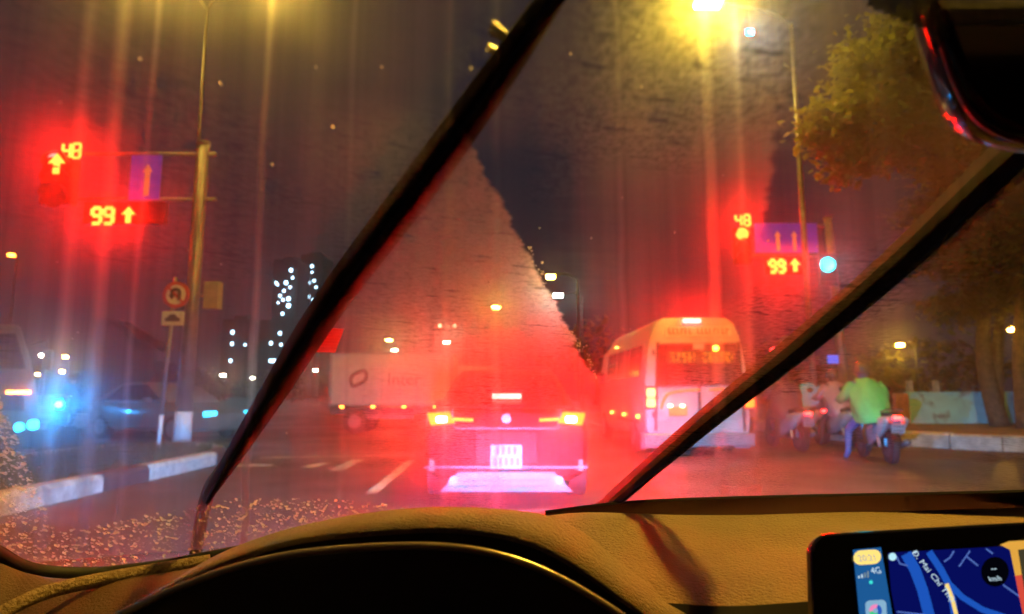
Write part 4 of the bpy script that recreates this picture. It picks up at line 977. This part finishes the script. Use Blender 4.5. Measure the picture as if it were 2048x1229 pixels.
for k in range(8):
    f = k / 8; g_ = (k + .86) / 8
    cs = [(650 - 18 * f, 657 + 48 * f), (688 - 18 * f, 659 + 48 * f), (688 - 18 * g_, 659 + 48 * g_), (650 - 18 * g_, 657 + 48 * g_)]
    wb(MB().prism([gp(x, y, .050) for x, y in cs], (0, .0006, .0006)), 'red_reflection_rib', rt, w1)  # ribs coloured red to stand in for tail light reflected at the wiper
for k, ((x1, y1), (x2, y2)) in enumerate((((982, 48), (1038, 92)), ((978, 62), (1032, 88)), ((976, 96), (1000, 106)))):
    wb(MB().tube([gp(x1, y1, .03), gp(x2, y2, .03)], .0028, 6), 'metal_clip', mat('chrome', (.8, .75, .6), .25, 1), w1)

# ---- dashboard
ds = thing('dashboard', 'tan leather dashboard with arched instrument hood', 'dashboard', (.1, .9, .8))
def row(pts_, Y, n=6): return cr([at(x, y, Y) for x, y in pts_], n)
crest = ((250, 1215), (330, 1172), (400, 1128), (480, 1090), (600, 1052), (750, 1024), (890, 1014), (1040, 1022), (1120, 1040), (1190, 1082), (1260, 1140), (1330, 1185), (1420, 1225))
lip = ((215, 1240), (300, 1196), (380, 1155), (480, 1112), (600, 1078), (750, 1062), (890, 1056), (1000, 1068), (1080, 1092), (1150, 1130), (1215, 1175), (1280, 1222), (1340, 1262))
rimp = ((180, 1256), (270, 1216), (370, 1170), (480, 1132), (600, 1107), (750, 1094), (880, 1093), (980, 1106), (1060, 1130), (1130, 1162), (1195, 1200), (1255, 1240), (1300, 1275))
back = ((270, 1212), (345, 1168), (410, 1126), (490, 1092), (605, 1060), (750, 1034), (890, 1026), (1040, 1034), (1110, 1052), (1180, 1094), (1250, 1150), (1320, 1195), (1400, 1235))
mid = [((a[0] + b_[0]) / 2, (a[1] * .62 + b_[1] * .38)) for a, b_ in zip(crest, lip)]
wb(MB().loft([row(back, .90), row(crest, .78), row(mid, .73), row(lip, .68), [p + Vector((0, .004, -.006)) for p in row(lip, .68)]], cap=False, closed=False), 'instrument_hood', 'leather', ds, smooth=True)
wb(MB().loft([[p + Vector((0, .004, -.006)) for p in row(lip, .68)], row(rimp, .70)], cap=False, closed=False), 'hood_underside', 'darktrim', ds, smooth=True)
wb(MB().tube([p for p in row(rimp, .650)], .0036, 10), 'hood_rim', 'rim', ds, smooth=True)
rr_ = row(rimp, .70); wb(MB().loft([rr_, [Vector((p.x * .98, .72, .70)) for p in rr_], [Vector((p.x * .98, .60, .50)) for p in rr_]], cap=False, closed=False), 'instrument_face', 'darktrim', ds)
R0 = ((1075, 1052), (1150, 1040), (1240, 1037), (1350, 1056), (1500, 1061), (1640, 1057), (1900, 1047), (2180, 1036))
R1_ = ((1120, 1075), (1180, 1072), (1260, 1076), (1370, 1092), (1500, 1096), (1650, 1094), (1900, 1086), (2180, 1080))
R2_ = ((1190, 1120), (1250, 1124), (1320, 1135), (1420, 1142), (1530, 1140), (1660, 1135), (1900, 1130), (2180, 1128))
R3_ = ((1260, 1172), (1320, 1180), (1390, 1186), (1470, 1188), (1560, 1182), (1680, 1175), (1900, 1172), (2180, 1172))
R4_ = ((1300, 1205), (1360, 1208), (1420, 1212), (1490, 1212), (1580, 1206), (1700, 1200), (1900, 1198), (2180, 1198))
R5_ = ((1300, 1300), (1360, 1300), (1420, 1300), (1490, 1300), (1580, 1300), (1700, 1300), (1900, 1300), (2180, 1300))
wb(MB().loft([row(R0, 1.0), row(R1_, .93), row(R2_, .84), row(R3_, .77), row(R4_, .745)], cap=False, closed=False), 'dash_pad', 'leather', ds, smooth=True)
wb(MB().loft([row(R4_, .745), row(R5_, .72)], cap=False, closed=False), 'lower_dash', 'darktrim', ds, smooth=True)
S0 = ((1075, 1034), (1150, 1026), (1240, 1026), (1350, 1030), (1500, 1030), (1640, 1026), (1900, 1020), (2180, 1012))
wb(MB().loft([row(S0, 1.09), [p + Vector((0, .0, -.004)) for p in row(R0, 1.0)]], cap=False, closed=False), 'defroster_strip', 'leather', ds, smooth=True)
G0 = ((-140, 1060), (-40, 1108), (0, 1126), (60, 1148), (150, 1158), (330, 1142), (440, 1122)); G1 = ((-160, 1180), (-40, 1205), (20, 1206), (110, 1180), (200, 1160), (330, 1146), (440, 1128)); G2 = ((-160, 1300), (-40, 1290), (40, 1262), (140, 1225), (240, 1190), (350, 1158), (440, 1132)); G3 = ((-160, 1400), (-40, 1380), (60, 1330), (180, 1275), (280, 1228), (380, 1180), (440, 1140))
wb(MB().loft([row(G0, .93), row(G1, .86)], cap=False, closed=False), 'side_trim', 'leather2', ds, smooth=True)
wb(MB().loft([row(G1, .86), row(G2, .80), row(G3, .74)], cap=False, closed=False), 'dash_end', 'leather2', ds, smooth=True)
wb(MB().tube(cr([at(x, y, Y) for x, y, Y in ((-60, 1262, .74), (0, 1228, .76), (90, 1186, .80), (200, 1160, .84), (330, 1137, .88), (420, 1122, .9))], 6), .0085, 8), 'piped_edge', 'leather', ds, smooth=True)

# ---- touchscreen
A_, B_, C_ = at(1622, 1066, .66), at(2190, 1034, .66), at(1640, 1420, .60)
ex = (B_ - A_).normalized(); nz_ = ex.cross(C_ - A_).normalized(); nz_ = nz_ if nz_.y < 0 else -nz_; ey = nz_.cross(ex)
ts = thing('touchscreen', 'black framed touchscreen showing a dark blue map', 'screen', A_)
def sp_(px, py, off=0.0):
    d = ray(px, py); k = ((A_ + nz_ * off) - EYE).dot(nz_) / d.dot(nz_); return EYE + d * k
def flat(pts_, name, m, off):
    o = MB(); o.bm.faces.new([o.bm.verts.new(sp_(x, y, off)) for x, y in pts_]); return wb(o, name, m, ts)
def rrect(x0, y0, x1, y1, r, sk=0, n=5):
    P_ = []
    for cx, cy_, a0 in ((x1 - r, y0 + r, -90), (x1 - r, y1 - r, 0), (x0 + r, y1 - r, 90), (x0 + r, y0 + r, 180)):
        for k in range(n + 1): a = R(a0 + 90 * k / n); P_.append((cx + r * math.cos(a), cy_ + r * math.sin(a)))
    return [(x + (y - y0) * sk, y - (x - x0) * .058) for x, y in P_]
wb(MB().prism([sp_(x, y, .0) for x, y in rrect(1622, 1068, 2230, 1500, 34, .03)], -nz_ * .016), 'bezel', 'gloss', ts, bevel=.003)
G = lambda n, c, s=1.0: glow('screen_' + n, c, s)
flat(((1706, 1100), (1762, 1095), (1768, 1130), (1790, 1260), (1722, 1265)), 'side_bar', G('bar', (.012, .10, .30)), .0012)
flat(((1776, 1106), (2010, 1093), (2022, 1100), (2040, 1200), (2052, 1270), (1800, 1275), (1782, 1180)), 'map_area', G('map', (.002, .004, .10)), .0012)
flat(((2000, 1090), (2018, 1083), (2100, 1078), (2140, 1270), (2056, 1272), (2030, 1150), (2020, 1100)), 'side_card', G('card', (.85, .42, .06), .9), .0016)
flat(((2036, 1100), (2100, 1092), (2150, 1270), (2062, 1272)), 'card_face', G('cardface', (.06, .05, .025), .9), .0020)
flat(((2030, 1152), (2044, 1150), (2062, 1272), (2054, 1272)), 'card_edge', G('cardedge', (.75, .08, .05), .9), .0022)
def road(pts_, w, name, m, off):
    L_, R__ = [], []
    for i, p in enumerate(pts_):
        a, c = pts_[max(i - 1, 0)], pts_[min(i + 1, len(pts_) - 1)]; dx, dy = c[0] - a[0], c[1] - a[1]; l = math.hypot(dx, dy); L_.append((p[0] - dy / l * w, p[1] + dx / l * w)); R__.append((p[0] + dy / l * w, p[1] - dx / l * w))
    return flat(L_ + R__[::-1], name, m, off)
rb, rl = G('road', (.012, .09, .50)), G('lane', (.10, .19, .62), .8)
road(((1812, 1108), (1830, 1140), (1845, 1180), (1858, 1230), (1866, 1270)), 11, 'map_road', rb, .0016)
road(((1858, 1104), (1882, 1140), (1896, 1166), (1905, 1200), (1914, 1268)), 7, 'map_road', rb, .0016)
road(((1896, 1166), (1925, 1195), (1965, 1220), (2040, 1245)), 6, 'map_road', rb, .0017)
road(((1893, 1168), (1904, 1196), (1912, 1228), (1918, 1270)), 4, 'route_line', G('route', (1, .72, .22)), .0020)
for pts_ in (((1792, 1112), (1800, 1128), (1816, 1132)), ((1888, 1124), (1900, 1116), (1908, 1102)), ((1918, 1134), (1940, 1102)), ((1934, 1114), (1956, 1132)), ((1972, 1098), (1986, 1108)), ((2006, 1170), (2040, 1194)), ((1794, 1224), (1850, 1230))): road(pts_, 1.6, 'map_street', rl, .0017)
flat([(1776 + 9 + math.cos(a) * 8, 1114 + math.sin(a) * 8) for a in [2 * PI * k / 14 for k in range(14)]], 'map_pin', G('pin', (.5, .85, .95)), .0019)
flat(rrect(1707, 1102, 1762, 1131, 14, .0), 'clock_pill', G('pill', (1, .74, .20), 1.1), .0018)
flat([(1990 + math.cos(a) * 28, 1144 + math.sin(a) * 30) for a in [2 * PI * k / 24 for k in range(24)]], 'speed_disc', G('disc', (.001, .001, .003)), .0022)
flat([(1742 + math.cos(a) * 4, 1165 + math.sin(a) * 4) for a in [2 * PI * k / 12 for k in range(12)]], 'status_dot', G('dot', (.05, .75, .7)), .0018)
flat(rrect(1730, 1202, 1772, 1246, 9, .06), 'app_tile', G('tile', (.30, .55, .78), .8), .0018)
for k, c_ in enumerate(((.02, .10, .5), (.05, .6, .25), (.9, .25, .5))):
    a0 = 2 * PI * k / 3 - 1.2
    flat([(1751 + math.cos(a0 + i * .35) * 13, 1222 + math.sin(a0 + i * .35) * 13) for i in range(7)] + [(1751 + math.cos(a0 + (6 - i) * .35) * 5, 1222 + math.sin(a0 + (6 - i) * .35) * 5) for i in range(7)], 'app_icon', G('icon', c_), .0021)
for k in range(4): x_ = 1716 + k * 6; flat(((x_, 1152 - k * 3), (x_ + 3.6, 1152 - k * 3.2), (x_ + 3.8, 1157 - k * .4), (x_ + .4, 1157 - k * .4)), 'signal_bar', G('sig', (.55, .75, .85), .9 if k < 2 else .35), .0019)
def stext(body, px, py, hpx, ang, m, off, name):
    p = sp_(px, py, off) - A_; k = (sp_(px + 10, py, off) - sp_(px, py, off)).length / 10
    bx = ex; by = ey if ey.z > 0 else -ey; mt = Matrix((bx, by, bx.cross(by))).transposed().to_4x4() @ Matrix.Rotation(ang, 4, 'Z')
    text(body, hpx * k, name, m, ts, Matrix.Translation(p) @ mt, extrude=.00003)
wt = G('text', (.62, .82, .95), .95)
stext('20:21', 1735, 1117, 17, 0, G('clock', (.45, .47, .50), .9), .0022, 'clock_text')
stext('4G', 1752, 1142, 17, 0, wt, .0022, 'network_text')
stext('Đ. Mai Chí Thọ', 1866, 1152, 17, R(-66), wt, .0024, 'street_text')
stext('--', 1987, 1137, 18, 0, wt, .0026, 'speed_text'); stext('km/h', 1990, 1158, 13, 0, wt, .0026, 'unit_text')

# ---- rear view mirror
mp = ((1853, -40), (1862, 10), (1880, 70), (1900, 130), (1925, 190), (1955, 235), (1995, 265), (2045, 282), (2120, 290), (2260, 285), (2300, -60))
YMr = .40
mr = thing('rearview_mirror', 'black rear view mirror at the top right corner with red light tinted onto its rim', 'mirror', at(2050, 120, YMr))
P_ = [at(x, y, YMr) for x, y in mp]; P_ = cr(P_[:10], 4) + P_[10:]
cen = at(2100, 90, YMr)
wb(MB().loft([[cen + (p - cen) * .90 + Vector((0, -.004, 0)) for p in P_], [cen + (p - cen) * .97 + Vector((0, -.001, 0)) for p in P_], [cen + (p - cen) * 1.0 + Vector((0, .006, 0)) for p in P_], [cen + (p - cen) * .99 + Vector((0, .018, 0)) for p in P_], [cen + (p - cen) * .80 + Vector((0, .04, 0)) for p in P_]]), 'housing', 'gloss', mr, smooth=True)
wb(MB().prism([cen + (p - cen) * .89 + Vector((0, -.0046, 0)) for p in P_], (0, .0004, 0)), 'mirror_glass', 'gloss', mr)
wb(MB().tube([cen + (p - cen) * .985 + Vector((0, .002, 0)) for p in P_[:-1]], .0022, 8), 'rim', mat('mirror_rim', (.25, .06, .07), .3, .3), mr, smooth=True)  # reflected tail light put into the rim's red base colour
wb(MB().tube([cen + Vector((.02, .03, .0)), cen + Vector((.02, .06, .04))], .012, 8), 'stalk', 'black', mr)
